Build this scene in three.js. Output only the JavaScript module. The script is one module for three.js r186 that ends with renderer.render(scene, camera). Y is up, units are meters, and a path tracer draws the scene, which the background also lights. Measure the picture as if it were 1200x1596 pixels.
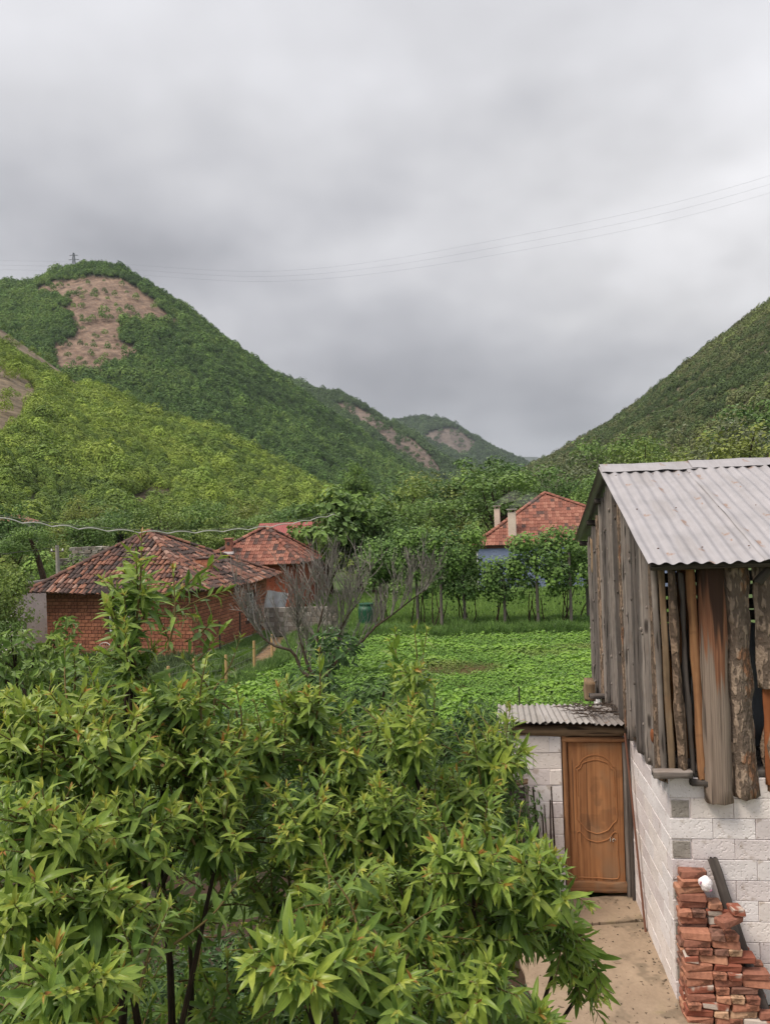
import * as THREE from 'three';
import { mergeGeometries as mergeRaw } from 'three/addons/utils/BufferGeometryUtils.js';
import { ImprovedNoise } from 'three/addons/math/ImprovedNoise.js';

// ---------- camera: a phone held on an upstairs balcony, slightly rolled ----------
const scene = new THREE.Scene();
const D2R = Math.PI / 180;
const camera = new THREE.PerspectiveCamera(67.25, 769 / 1024, 0.1, 20000);
camera.position.set(0, 4.9, 0);
camera.rotation.set(0, 0, -2 * D2R);
scene.add(camera);

const renderer = new THREE.WebGLRenderer({ antialias: true });
renderer.toneMapping = THREE.LinearToneMapping;
renderer.toneMappingExposure = 2.35;
renderer.shadowMap.enabled = true;

// ---------- noise and random helpers ----------
function rng(seed) { let a = seed >>> 0; return () => { a = (a + 0x6D2B79F5) >>> 0; let t = a; t = Math.imul(t ^ (t >>> 15), t | 1); t ^= t + Math.imul(t ^ (t >>> 7), t | 61); return ((t ^ (t >>> 14)) >>> 0) / 4294967296; }; }
const IN = new ImprovedNoise();
const N3 = (x, y, z) => IN.noise(x, y, z);
function fbm(x, y, z, oct = 4) { let a = 0, s = 1, n = 0; for (let i = 0; i < oct; i++) { a += s * IN.noise(x, y, z); n += s; s *= 0.5; x = x * 2.03 + 11.3; y = y * 2.03 + 4.1; z = z * 2.03 + 7.7; } return a / n; }
const lerp = (a, b, t) => a + (b - a) * t, clamp = (x, a = 0, b = 1) => Math.min(b, Math.max(a, x));
const sstep = (a, b, x) => { const t = clamp((x - a) / (b - a)); return t * t * (3 - 2 * t); };
const V = (x, y, z) => new THREE.Vector3(x, y, z);

// ---------- sky: one layer of overcast cloud, brighter overhead as a full overcast is ----------
{
  const W = 1024, H = 512, data = new Float32Array(W * H * 4);
  for (let j = 0; j < H; j++) {
    const el = ((j + 0.5) / H - 0.5) * Math.PI, y = Math.sin(el), c = Math.cos(el);
    for (let i = 0; i < W; i++) {
      const az = ((i + 0.5) / W - 0.5) * 2 * Math.PI, x = Math.cos(az) * c, z = Math.sin(az) * c;
      const yy = Math.max(y, 0) + 0.16, px = x / yy, pz = z / yy;      // the cloud sheet overhead, seen in perspective
      const big = fbm(px * 0.42 + 3.1, pz * 0.42 + 9.2, 1.7, 3), mid = fbm(px * 1.1 + 1.3, pz * 1.5 + 5.2, 4.2, 5), fine = fbm(px * 3.4, pz * 4.6, 8.8, 4);
      const billow = 1 - Math.abs(fbm(px * 0.8 + 6.2, pz * 1.1 + 2.4, 2.9, 4)) * 2;
      const up = Math.max(y, 0); let L = 0.258 * (0.90 + 0.16 * up + 1.5 * up * up * up * up);                  // overcast: horizon dimmer than zenith
      const puff = fbm(x * 5.5 + 2.2, y * 8.5, z * 5.5 + 1.1, 5), puff2 = fbm(x * 2.4 + 8.2, y * 4.2 + 3, z * 2.4, 4);
      L *= 1 + 0.20 * big + 0.20 * mid + 0.06 * fine + 0.10 * (billow - 0.6) + 0.42 * puff * sstep(0.75, 0.2, y) + 0.24 * puff2 + 0.10 * fbm(x * 14, y * 26, z * 14, 4) * sstep(0.8, 0.15, y);
      const azf = Math.atan2(x, -z) / D2R, e = el / D2R;               // degrees right of straight ahead, degrees up
      const bank = Math.exp(-Math.pow((azf - 6) / 17, 2) - Math.pow((e - 9) / 5.5, 2));
      const left = Math.exp(-Math.pow((azf + 21) / 13, 2) - Math.pow((e - 20) / 6, 2));
      const thin = Math.exp(-Math.pow((azf - 24) / 16, 2) - Math.pow((e - 17) / 10, 2));
      L *= 1.07 - 0.52 * bank - 0.2 * left + 0.30 * thin;
      L = Math.max(L, 0.06);
      const warm = clamp(0.5 * thin + 0.10 * mid), grey = clamp((0.29 - L) * 2.8);
      let r = L * (1.0 + 0.015 * warm - 0.06 * grey), g = L * (1.0 - 0.02 * grey), b = L * (1.05 - 0.04 * warm + 0.09 * grey);
      if (y < 0) { const k = sstep(0, -0.15, y); r = lerp(r, 0.08, k); g = lerp(g, 0.10, k); b = lerp(b, 0.05, k); }
      const o = (j * W + i) * 4; data[o] = r; data[o + 1] = g; data[o + 2] = b; data[o + 3] = 1;
    }
  }
  const sky = new THREE.DataTexture(data, W, H, THREE.RGBAFormat, THREE.FloatType);
  sky.mapping = THREE.EquirectangularReflectionMapping; sky.magFilter = THREE.LinearFilter; sky.minFilter = THREE.LinearFilter; sky.needsUpdate = true;
  scene.background = sky; scene.environment = sky;
}
const sun = new THREE.DirectionalLight(0xfff3e2, 1.5);
sun.position.set(-48, 88, 14); sun.target.position.set(0, 0, -14);
sun.castShadow = true; sun.shadow.radius = 34; sun.shadow.mapSize.set(2048, 2048);
Object.assign(sun.shadow.camera, { left: -60, right: 60, top: 60, bottom: -60, near: 1, far: 260 });
scene.add(sun, sun.target);
scene.fog = new THREE.FogExp2(0xb9c3cc, 0.00007);

// ---------- naming ----------
const taken = new Map();
function numbered(n) { const k = taken.get(n) ?? 0; taken.set(n, k + 1); return k ? n + '_' + String(k).padStart(3, '0') : n; }
function shade(m) { m.castShadow = true; m.receiveShadow = true; return m; }
function thing(name, label, category, pos = [0, 0, 0], turn = 0, group) {
  const o = new THREE.Group(); o.name = numbered(name); o.position.set(...pos); o.rotation.y = turn;
  o.userData = { label, category }; if (group) o.userData.group = group; scene.add(o); return o;
}
function part(name, geo, mat, parent, pos, label) {
  const m = shade(new THREE.Mesh(geo, mat)); m.name = name; if (pos) m.position.set(...pos); if (label) m.userData.label = label; parent.add(m); return m;
}
function single(name, label, category, geo, mat, group, kind) {
  const m = shade(new THREE.Mesh(geo, mat)); m.name = numbered(name); m.userData = { label, category }; if (group) m.userData.group = group; if (kind) m.userData.kind = kind; scene.add(m); return m;
}
function structure(name, geo, mat) { const m = shade(new THREE.Mesh(geo, mat)); m.name = numbered(name); m.userData = { kind: 'structure' }; scene.add(m); return m; }
function instanced(name, geo, mat, mats, cols, parent = scene) {
  const m = shade(new THREE.InstancedMesh(geo, mat, mats.length)); m.name = parent === scene ? numbered(name) : name;
  mats.forEach((x, i) => { m.setMatrixAt(i, x); if (cols) m.setColorAt(i, cols[i]); }); m.userData = { kind: 'stuff' }; parent.add(m); return m;
}

// ---------- textures (tileable value noise) ----------
function lattice(seed, P) { const r = rng(seed), a = new Float32Array(P * P); for (let i = 0; i < a.length; i++) a[i] = r(); return a; }
const lats = new Map();
function tn(u, v, px, py, seed) {                       // tileable noise, px by py cells over the unit square
  const P = 64, key = seed; if (!lats.has(key)) lats.set(key, lattice(seed, P)); const L = lats.get(key);
  const x = u * px, y = v * py, xi = Math.floor(x), yi = Math.floor(y), fx = x - xi, fy = y - yi, sx = fx * fx * (3 - 2 * fx), sy = fy * fy * (3 - 2 * fy);
  const g = (i, j) => L[((((j % py) + py) % py) * 31 % P) * P + ((((i % px) + px) % px) * 17 % P)];
  return lerp(lerp(g(xi, yi), g(xi + 1, yi), sx), lerp(g(xi, yi + 1), g(xi + 1, yi + 1), sx), sy);
}
function tfbm(u, v, px, py, seed, o = 4) { let a = 0, s = 1, n = 0; for (let i = 0; i < o; i++) { a += s * tn(u, v, px, py, seed + i * 7); n += s; s *= 0.55; px *= 2; py *= 2; } return a / n; }
function tex(size, fn, srgb = true) {
  const [W, H] = Array.isArray(size) ? size : [size, size], d = new Uint8Array(W * H * 4);
  for (let j = 0; j < H; j++) for (let i = 0; i < W; i++) { const c = fn((i + 0.5) / W, (j + 0.5) / H), o = (j * W + i) * 4; if (typeof c === 'number') { d[o] = d[o + 1] = d[o + 2] = clamp(c) * 255; } else { d[o] = clamp(c[0], 0, 255); d[o + 1] = clamp(c[1], 0, 255); d[o + 2] = clamp(c[2], 0, 255); } d[o + 3] = 255; }
  const t = new THREE.DataTexture(d, W, H); t.wrapS = t.wrapT = THREE.RepeatWrapping; t.magFilter = THREE.LinearFilter; t.minFilter = THREE.LinearMipmapLinearFilter; t.generateMipmaps = true;
  if (srgb) t.colorSpace = THREE.SRGBColorSpace; t.needsUpdate = true; return t;
}
function scaled(t, sx, sy = sx) { const c = t.clone(); c.repeat.set(sx, sy); c.needsUpdate = true; return c; }
const mix3 = (a, b, t) => [lerp(a[0], b[0], t), lerp(a[1], b[1], t), lerp(a[2], b[2], t)];
const std = (o) => new THREE.MeshStandardMaterial({ roughness: 0.9, metalness: 0, side: THREE.DoubleSide, ...o });

const grain = (u, v, seed) => { const w = u + 0.02 * (tn(u, v, 4, 3, seed) - 0.5); return 0.55 * tn(w, v, 60, 2, seed + 1) + 0.3 * tn(w, v, 24, 3, seed + 2) + 0.15 * tn(u, v, 40, 20, seed + 3); };
const checks = (u, v, seed) => sstep(0.80, 0.95, tn(u + 0.01 * tn(u, v, 3, 6, seed), v, 40, 3, seed + 5));
const T = {};
T.greyWood = tex(512, (u, v) => { const g = grain(u, v, 11), s = tfbm(u, v, 3, 3, 40), k = checks(u, v, 60); let c = mix3([94, 88, 85], [176, 168, 163], g); c = mix3(c, [128, 110, 98], sstep(0.55, 0.75, s) * 0.45); return mix3(c, [44, 38, 35], k * 0.8); });
T.woodBump = tex(512, (u, v) => grain(u, v, 11) * 0.8 - checks(u, v, 60) * 0.6 + 0.15, false);
T.brownWood = tex(512, (u, v) => { const g = grain(u, v, 131), s = tfbm(u, v, 2, 3, 140); let c = mix3([128, 90, 62], [204, 156, 114], g); c = mix3(c, [154, 132, 112], sstep(0.48, 0.66, s) * 0.75); c = mix3(c, [96, 74, 58], sstep(0.66, 0.74, tfbm(u, v, 4, 9, 148)) * 0.22); return mix3(c, [52, 34, 24], checks(u, v, 160) * 0.5); });
const barkF = (u, v) => { const w = u + 0.03 * (tfbm(u, v, 6, 4, 78, 3) - 0.5), f = tfbm(w, v, 26, 9, 71, 4), fl = tfbm(u, v, 50, 40, 75, 2), cr = sstep(0.60, 0.78, 1 - Math.abs(tfbm(w, v, 22, 6, 77, 3) - 0.5) * 2.6); return [clamp(f * 0.75 + fl * 0.35), cr]; };
T.bark = tex(512, (u, v) => { const [f, cr] = barkF(u, v); let c = mix3([96, 82, 72], [190, 168, 148], f); c = mix3(c, [150, 104, 74], sstep(0.66, 0.76, tfbm(u, v, 6, 4, 90)) * 0.8); return mix3(c, [62, 52, 45], cr * 0.55); });
T.barkBump = tex(512, (u, v) => { const [f, cr] = barkF(u, v); return f * 0.9 - cr * 0.3; }, false);
T.post = tex([256, 512], (u, v) => { const g = grain(u, v, 171), e = v + 0.10 * (tfbm(u, v, 5, 2, 175) - 0.5) + 0.34 * (0.6 * tn(u, v, 14, 1, 181) + 0.4 * tn(u, v, 34, 3, 183) - 0.5), wet = sstep(0.53, 0.62, e), dark = sstep(0.76, 0.86, e + 0.12 * (0.5 - Math.abs(u - 0.55))); let c = mix3([106, 92, 82], [168, 150, 136], g); c = mix3(c, mix3([108, 66, 46], [164, 112, 80], g), wet * 0.9); c = mix3(c, [52, 34, 26], dark * 0.85); return mix3(c, [50, 42, 38], checks(u, v, 160) * 0.6); });
T.paintWhite = tex(512, (u, v) => { const a = tfbm(u, v, 6, 6, 201), b = tfbm(u, v, 40, 40, 205, 2), s = sstep(0.62, 0.78, tfbm(u, v, 9, 9, 210)); let c = mix3([212, 206, 207], [243, 238, 239], a); c = mix3(c, [172, 160, 150], s * 0.6); return mix3(c, [132, 122, 116], sstep(0.82, 0.92, b) * 0.6); });
T.blockBump = tex(512, (u, v) => 0.5 + 0.35 * (tfbm(u, v, 50, 50, 221, 3) - 0.5) + 0.3 * (tfbm(u, v, 9, 9, 225, 3) - 0.5) - 0.5 * sstep(0.74, 0.86, tn(u, v, 60, 60, 230)), false);
T.cement = tex(512, (u, v) => { const a = tfbm(u, v, 5, 5, 241), b = tfbm(u, v, 50, 50, 245, 2); return mix3([118, 112, 106], [172, 165, 158], a * 0.7 + b * 0.4); });
T.yard = tex(1024, (u, v) => { const a = tfbm(u, v, 4, 4, 251), b = tfbm(u, v, 60, 60, 255, 2), w = sstep(0.55, 0.72, tfbm(u, v, 7, 7, 258)), m = sstep(0.62, 0.8, tfbm(u, v, 3, 5, 262)); let c = mix3([126, 108, 90], [168, 148, 126], a * 0.8 + b * 0.3); c = mix3(c, [104, 92, 76], w * 0.55); c = mix3(c, [120, 112, 74], m * 0.4); return mix3(c, [78, 64, 50], sstep(0.78, 0.86, tfbm(u, v, 40, 40, 268, 2)) * 0.8); });
T.rough = tex(512, (u, v) => tfbm(u, v, 12, 12, 271, 5), false);
T.clay = tex(512, (u, v) => { const a = tfbm(u, v, 8, 8, 281), b = tfbm(u, v, 40, 40, 285, 2), l = sstep(0.60, 0.72, tfbm(u, v, 14, 14, 288)); const c = mix3([176, 160, 152], [255, 248, 240], a * 0.6 + b * 0.5); return mix3(c, [120, 112, 104], l * 0.6); });
T.zinc = tex(512, (u, v) => { const a = tfbm(u, v, 3, 6, 301), s = tfbm(u, v, 50, 3, 305, 2), r = sstep(0.74, 0.86, tfbm(u, v, 9, 5, 311, 4)), d = sstep(0.55, 0.75, tfbm(u, v, 5, 2, 318, 4)); let c = mix3([150, 148, 150], [184, 181, 183], a * 0.6 + s * 0.4); c = mix3(c, [146, 141, 139], d * 0.35); return mix3(c, [146, 104, 78], r * 0.6); });
T.soil = tex(1024, (u, v) => { const a = tfbm(u, v, 6, 6, 321), b = tfbm(u, v, 60, 60, 325, 2), g = sstep(0.45, 0.62, tfbm(u, v, 9, 9, 330)); const c = mix3([74, 56, 40], [128, 98, 70], a * 0.6 + b * 0.5); return mix3(c, [66, 84, 34], g * 0.75); });
T.hillGrain = tex(512, (u, v) => { const a = tfbm(u, v, 8, 10, 361, 4), b = tfbm(u, v, 40, 50, 367, 3), st = sstep(0.62, 0.7, tfbm(u, v, 24, 40, 371, 3)), k = 150 + 70 * a + 60 * (b - 0.4); return mix3([k, k, k], [235, 230, 222], st * 0.5); });
T.grassGround = tex(1024, (u, v) => { const a = tfbm(u, v, 8, 8, 341), b = tfbm(u, v, 64, 64, 345, 2); return mix3([44, 62, 24], [96, 122, 50], a * 0.6 + b * 0.5); });
T.leaf = tex([64, 256], (u, v) => { const m = Math.abs(u - 0.5), rib = sstep(0.05, 0.015, m), vein = sstep(0.35, 0.5, Math.abs(((v * 13 + m * 9) % 1) - 0.5)) * 0.25; const a = tfbm(u, v, 4, 8, 351); let c = mix3([196, 206, 176], [255, 255, 240], a); c = mix3(c, [255, 255, 235], vein); return mix3(c, [255, 255, 225], rib * 0.9); });

const M = {};
M.greyWood = [0, 1, 2, 3].map(i => std({ map: T.greyWood, bumpMap: T.woodBump, bumpScale: 0.006, color: [0xd6d2cf, 0xbab5b3, 0xeae5e0, 0xa39e9b][i] }));
M.brownWood = std({ map: T.brownWood, bumpMap: T.woodBump, bumpScale: 0.004, color: 0xe0d8d0 });
M.redWood = std({ map: T.brownWood, bumpMap: T.woodBump, bumpScale: 0.005, color: 0xc8a084 });
M.paleWood = std({ map: T.greyWood, bumpMap: T.woodBump, bumpScale: 0.004, color: 0xf6dab4 });
M.post = std({ map: T.post, bumpMap: T.woodBump, bumpScale: 0.006 });
M.bark = [0, 1].map(i => std({ map: T.bark, bumpMap: T.barkBump, bumpScale: 0.025, color: [0xffffff, 0xe8e0d8][i] }));
M.paint = [0, 1, 2].map(i => std({ map: T.paintWhite, bumpMap: T.blockBump, bumpScale: 0.005, color: [0xffffff, 0xf4f0f0, 0xfffcf8][i], roughness: 0.95 }));
M.cement = [0, 1].map(i => std({ map: T.cement, bumpMap: T.blockBump, bumpScale: 0.01, color: [0xffffff, 0xd8d2cc][i] }));
M.zinc = std({ map: T.zinc, roughness: 0.55, metalness: 0.25, color: 0xf2f0f0 });
M.zincEdge = std({ map: T.zinc, roughness: 0.5, metalness: 0.35, color: 0xb4b8c0 });
M.wire = std({ color: 0x3a3632, roughness: 0.6 });

// ---------- geometry helpers ----------
function mergeGeometries(list, groups = false) { return mergeRaw(list.map(g => { const f = g.index ? g.toNonIndexed() : g; if (!f.attributes.normal) f.computeVertexNormals(); if (!f.attributes.uv) f.setAttribute('uv', new THREE.BufferAttribute(new Float32Array(f.attributes.position.count * 2), 2)); return f; }), groups); }
function uvBox(w, h, d, r = null, j = 0, seed = 1) {    // box with uv in metres; j roughens the corners
  const g = new THREE.BoxGeometry(w, h, d).toNonIndexed(), p = g.attributes.position, n = g.attributes.normal, uv = g.attributes.uv, R = rng(seed), ou = R() * 3, ov = R() * 3;
  if (j) { const q = new Map(); for (let i = 0; i < p.count; i++) { const k = [p.getX(i), p.getY(i), p.getZ(i)].map(x => x.toFixed(3)).join(); if (!q.has(k)) q.set(k, [(R() - 0.5) * j, (R() - 0.5) * j, (R() - 0.5) * j]); const a = q.get(k); p.setXYZ(i, p.getX(i) + a[0], p.getY(i) + a[1], p.getZ(i) + a[2]); } }
  for (let i = 0; i < p.count; i++) { const ax = Math.abs(n.getX(i)), ay = Math.abs(n.getY(i)), x = p.getX(i), y = p.getY(i), z = p.getZ(i); if (ax > 0.5) uv.setXY(i, z + ou, y + ov); else if (ay > 0.5) uv.setXY(i, x + ou, z + ov); else uv.setXY(i, x + ou, y + ov); }
  g.computeVertexNormals(); return g;
}
function chamferBox(w, h, d, c, j = 0, seed = 1) {      // box with chamfered edges (44 triangles), uv in metres
  const R = rng(seed), pos = [], cs = [[1, 1, 1], [-1, 1, 1], [-1, -1, 1], [1, -1, 1], [1, 1, -1], [-1, 1, -1], [-1, -1, -1], [1, -1, -1]];
  const jit = cs.map(() => [(R() - 0.5) * j, (R() - 0.5) * j, (R() - 0.5) * j]);
  const P = (k, ax) => { const s = cs[k], o = jit[k], H = [w / 2, h / 2, d / 2]; return [0, 1, 2].map(a => s[a] * (H[a] - (a === ax ? 0 : c)) + o[a]); };
  const quad = (a, b, e, f) => pos.push(...a, ...b, ...e, ...a, ...e, ...f), tri = (a, b, e) => pos.push(...a, ...b, ...e);
  quad(P(0, 2), P(1, 2), P(2, 2), P(3, 2)); quad(P(5, 2), P(4, 2), P(7, 2), P(6, 2)); quad(P(4, 0), P(0, 0), P(3, 0), P(7, 0)); quad(P(1, 0), P(5, 0), P(6, 0), P(2, 0)); quad(P(4, 1), P(5, 1), P(1, 1), P(0, 1)); quad(P(3, 1), P(2, 1), P(6, 1), P(7, 1));
  const E = [[0, 1, 2, 1], [2, 3, 2, 1], [4, 5, 1, 2], [6, 7, 1, 2], [0, 3, 0, 2], [1, 2, 2, 0], [4, 7, 2, 0], [5, 6, 0, 2], [0, 4, 1, 0], [1, 5, 0, 1], [2, 6, 1, 0], [3, 7, 0, 1]];
  for (const [a, b, x, y] of E) quad(P(a, x), P(a, y), P(b, y), P(b, x));
  for (let k = 0; k < 8; k++) tri(P(k, 0), P(k, 1), P(k, 2));
  const g = new THREE.BufferGeometry(); g.setAttribute('position', new THREE.Float32BufferAttribute(pos, 3));
  // outward winding
  const p = g.attributes.position; for (let i = 0; i < p.count; i += 3) { const a = V(p.getX(i), p.getY(i), p.getZ(i)), b = V(p.getX(i + 1), p.getY(i + 1), p.getZ(i + 1)), e = V(p.getX(i + 2), p.getY(i + 2), p.getZ(i + 2)); if (b.clone().sub(a).cross(e.clone().sub(a)).dot(a.clone().add(b).add(e)) < 0) { p.setXYZ(i + 1, e.x, e.y, e.z); p.setXYZ(i + 2, b.x, b.y, b.z); } }
  g.computeVertexNormals(); return metreUV(g, R() * 3, R() * 3);
}
function metreUV(g, ou = 0, ov = 0, along = 'y') {       // box-projected uv in metres
  if (g.index) g = g.toNonIndexed(); if (!g.attributes.normal) g.computeVertexNormals();
  const p = g.attributes.position, n = g.attributes.normal, uv = new Float32Array(p.count * 2);
  for (let i = 0; i < p.count; i += 3) { let ax = 0, ay = 0, az = 0; for (let k = 0; k < 3; k++) { ax += n.getX(i + k); ay += n.getY(i + k); az += n.getZ(i + k); } ax = Math.abs(ax); ay = Math.abs(ay); az = Math.abs(az); for (let k = 0; k < 3; k++) { const x = p.getX(i + k), y = p.getY(i + k), z = p.getZ(i + k); let a, b; if (ax >= ay && ax >= az) { a = z; b = y; } else if (ay >= az) { a = x; b = z; } else { a = x; b = y; } if (along === 'x') [a, b] = [b, a]; uv[(i + k) * 2] = a + ou; uv[(i + k) * 2 + 1] = b + ov; } }
  g.setAttribute('uv', new THREE.BufferAttribute(uv, 2)); return g;
}
function tube(pts, radii, sides = 6, closed = true) {     // tapered tube along points
  const n = pts.length, pos = [], uv = [], idx = []; let up = V(0.31, 0.2, 0.93), len = 0;
  for (let i = 0; i < n; i++) {
    const t = pts[Math.min(i + 1, n - 1)].clone().sub(pts[Math.max(i - 1, 0)]).normalize(), a = up.clone().cross(t); if (a.lengthSq() < 1e-6) a.set(1, 0, 0).cross(t); a.normalize(); const b = t.clone().cross(a); up = b.clone().cross(t).lengthSq() ? a.clone().cross(t).negate() : up;
    if (i) len += pts[i].distanceTo(pts[i - 1]);
    for (let k = 0; k <= sides; k++) { const an = k / sides * 2 * Math.PI, r = radii[i] ?? radii[radii.length - 1]; pos.push(pts[i].x + (a.x * Math.cos(an) + b.x * Math.sin(an)) * r, pts[i].y + (a.y * Math.cos(an) + b.y * Math.sin(an)) * r, pts[i].z + (a.z * Math.cos(an) + b.z * Math.sin(an)) * r); uv.push(k / sides, len); }
  }
  const s = sides + 1; for (let i = 0; i < n - 1; i++) for (let k = 0; k < sides; k++) { const q = i * s + k; idx.push(q, q + 1, q + s, q + 1, q + s + 1, q + s); }
  if (closed) for (const [i, f] of [[0, 1], [n - 1, -1]]) { const c = pos.length / 3; pos.push(pts[i].x, pts[i].y, pts[i].z); uv.push(0.5, 0.5); for (let k = 0; k < sides; k++) { const q = i * s + k; f > 0 ? idx.push(c, q + 1, q) : idx.push(c, q, q + 1); } }
  const g = new THREE.BufferGeometry(); g.setAttribute('position', new THREE.Float32BufferAttribute(pos, 3)); g.setAttribute('uv', new THREE.Float32BufferAttribute(uv, 2)); g.setIndex(idx); g.computeVertexNormals(); return g;
}
function bar(a, b, r, sides = 6, r2 = r) { return tube([a, b], [r, r2], sides); }
class Cards {                                            // leaf-sized faces gathered into one geometry
  constructor() { this.p = []; this.c = []; }
  add(c, nrm, size, aspect, roll, col) {
    const n = nrm, a = Math.abs(n.y) < 0.9 ? V(0, 1, 0).cross(n) : V(1, 0, 0).cross(n); a.normalize(); const b = n.clone().cross(a), cs = Math.cos(roll), sn = Math.sin(roll);
    const u = V(a.x * cs + b.x * sn, a.y * cs + b.y * sn, a.z * cs + b.z * sn), w = V(b.x * cs - a.x * sn, b.y * cs - a.y * sn, b.z * cs - a.z * sn), h = size / 2, k = h * aspect, f = size * 0.13;
    const A = [c.x - u.x * h, c.y - u.y * h, c.z - u.z * h], B = [c.x + w.x * k + n.x * f, c.y + w.y * k + n.y * f, c.z + w.z * k + n.z * f], C = [c.x + u.x * h, c.y + u.y * h, c.z + u.z * h], E = [c.x - w.x * k + n.x * f, c.y - w.y * k + n.y * f, c.z - w.z * k + n.z * f];
    this.p.push(...A, ...B, ...C, ...A, ...C, ...E); if (col) for (let i = 0; i < 6; i++) this.c.push(...col);
  }
  build() { const g = new THREE.BufferGeometry(); g.setAttribute('position', new THREE.Float32BufferAttribute(this.p, 3)); if (this.c.length) g.setAttribute('color', new THREE.Float32BufferAttribute(this.c, 3)); g.computeVertexNormals(); return g; }
}
function ball(R) { let x, y, z; do { x = R() * 2 - 1; y = R() * 2 - 1; z = R() * 2 - 1; } while (x * x + y * y + z * z > 1); return V(x, y, z); }
const leafMat = (c, t = 0.28) => new THREE.MeshPhysicalMaterial({ color: c, roughness: 0.75, side: THREE.DoubleSide, transmission: t, thickness: 0, vertexColors: false });

// ================= LAND =================
const leafStd = (t, extra = {}) => new THREE.MeshPhysicalMaterial({ color: 0xffffff, roughness: 1, side: THREE.DoubleSide, transmission: t, thickness: 0, ...extra });
function groundY(d) { return d < 300 ? -0.02 : -0.02 + 0.0195 * (d - 300) * sstep(300, 700, d); }
{
  const pos = [], uv = [], idx = [], ds = []; for (let d = -30; d < 120; d += 6) ds.push(d); for (let d = 120; d < 9000; d *= 1.18) ds.push(d);
  const nx = 60; ds.forEach((d) => { const w = Math.max(60, Math.abs(d) * 1.6 + 40); for (let i = 0; i <= nx; i++) { const x = (i / nx * 2 - 1) * w; pos.push(x, groundY(d), -d); uv.push(x / 3, d / 3); } });
  for (let j = 0; j < ds.length - 1; j++) for (let i = 0; i < nx; i++) { const q = j * (nx + 1) + i; idx.push(q, q + 1, q + nx + 1, q + 1, q + nx + 2, q + nx + 1); }
  const g = new THREE.BufferGeometry(); g.setAttribute('position', new THREE.Float32BufferAttribute(pos, 3)); g.setAttribute('uv', new THREE.Float32BufferAttribute(uv, 2)); g.setIndex(idx); g.computeVertexNormals();
  structure('ground', g, std({ map: T.grassGround, bumpMap: T.rough, bumpScale: 0.03, color: 0xd8d8c8 }));
}
function inPoly(P, x, y) { let r = false; for (let i = 0, j = P.length - 1; i < P.length; j = i++) { const [a, b] = P[i], [c, d] = P[j]; if ((b > y) !== (d > y) && x < (c - a) * (y - b) / (d - b) + a) r = !r; } return r; }

// a foliage clump for distant slopes: small faces that look outward round an uneven crown
function clumpGeo(seed, n, size, tall = 1) {
  const R = rng(seed), C = new Cards(), lobes = []; for (let i = 0; i < 6; i++) { const a = R() * 6.28, r = 0.15 + R() * 0.22; lobes.push([V(Math.cos(a) * r, (0.3 + R() * 0.45) * tall, Math.sin(a) * r), 0.2 + R() * 0.16]); }
  for (let i = 0; i < n; i++) { const [c, r] = lobes[i % lobes.length], d = ball(R).normalize(); if (d.y < -0.35) d.y *= -0.6; const p = c.clone().addScaledVector(d, r * (0.75 + 0.35 * R())), nn = d.clone().add(ball(R).multiplyScalar(0.6)).normalize(), k = 0.8 + 0.4 * R(); C.add(p, nn, size * (0.6 + 0.8 * R()), 0.75, R() * 6.28, [k, k, k]); }
  return C.build();
}
// an upright bush: one uneven crown, taller than wide, its faces turned outward
function bushGeo(seed, n, size) {
  const R = rng(seed), C = new Cards(); for (let i = 0; i < n; i++) { const d = ball(R).normalize(); if (d.y < -0.5) d.y += 0.9; d.normalize(); const b = 1 + 0.5 * fbm(d.x * 2.2 + seed, d.y * 2.2, d.z * 2.2, 2), w = 0.36 * (1 - 0.35 * Math.max(0, d.y)), p = V(d.x * w * b, 0.48 + d.y * 0.46 * b, d.z * w * b).multiplyScalar(1), k = 0.8 + 0.4 * R(); C.add(p, d.clone().add(V(0, 0.25, 0)).add(ball(R).multiplyScalar(0.34)).normalize(), size * (0.6 + 0.8 * R()), 0.7, R() * 6.28, [k, k, k]); } return C.build();
}
const clumpsNear = [1, 2, 3, 4].map(i => bushGeo(400 + i, 420, 0.078)), clumpsFar = [1, 2, 3].map(i => bushGeo(450 + i, 130, 0.135));

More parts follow.
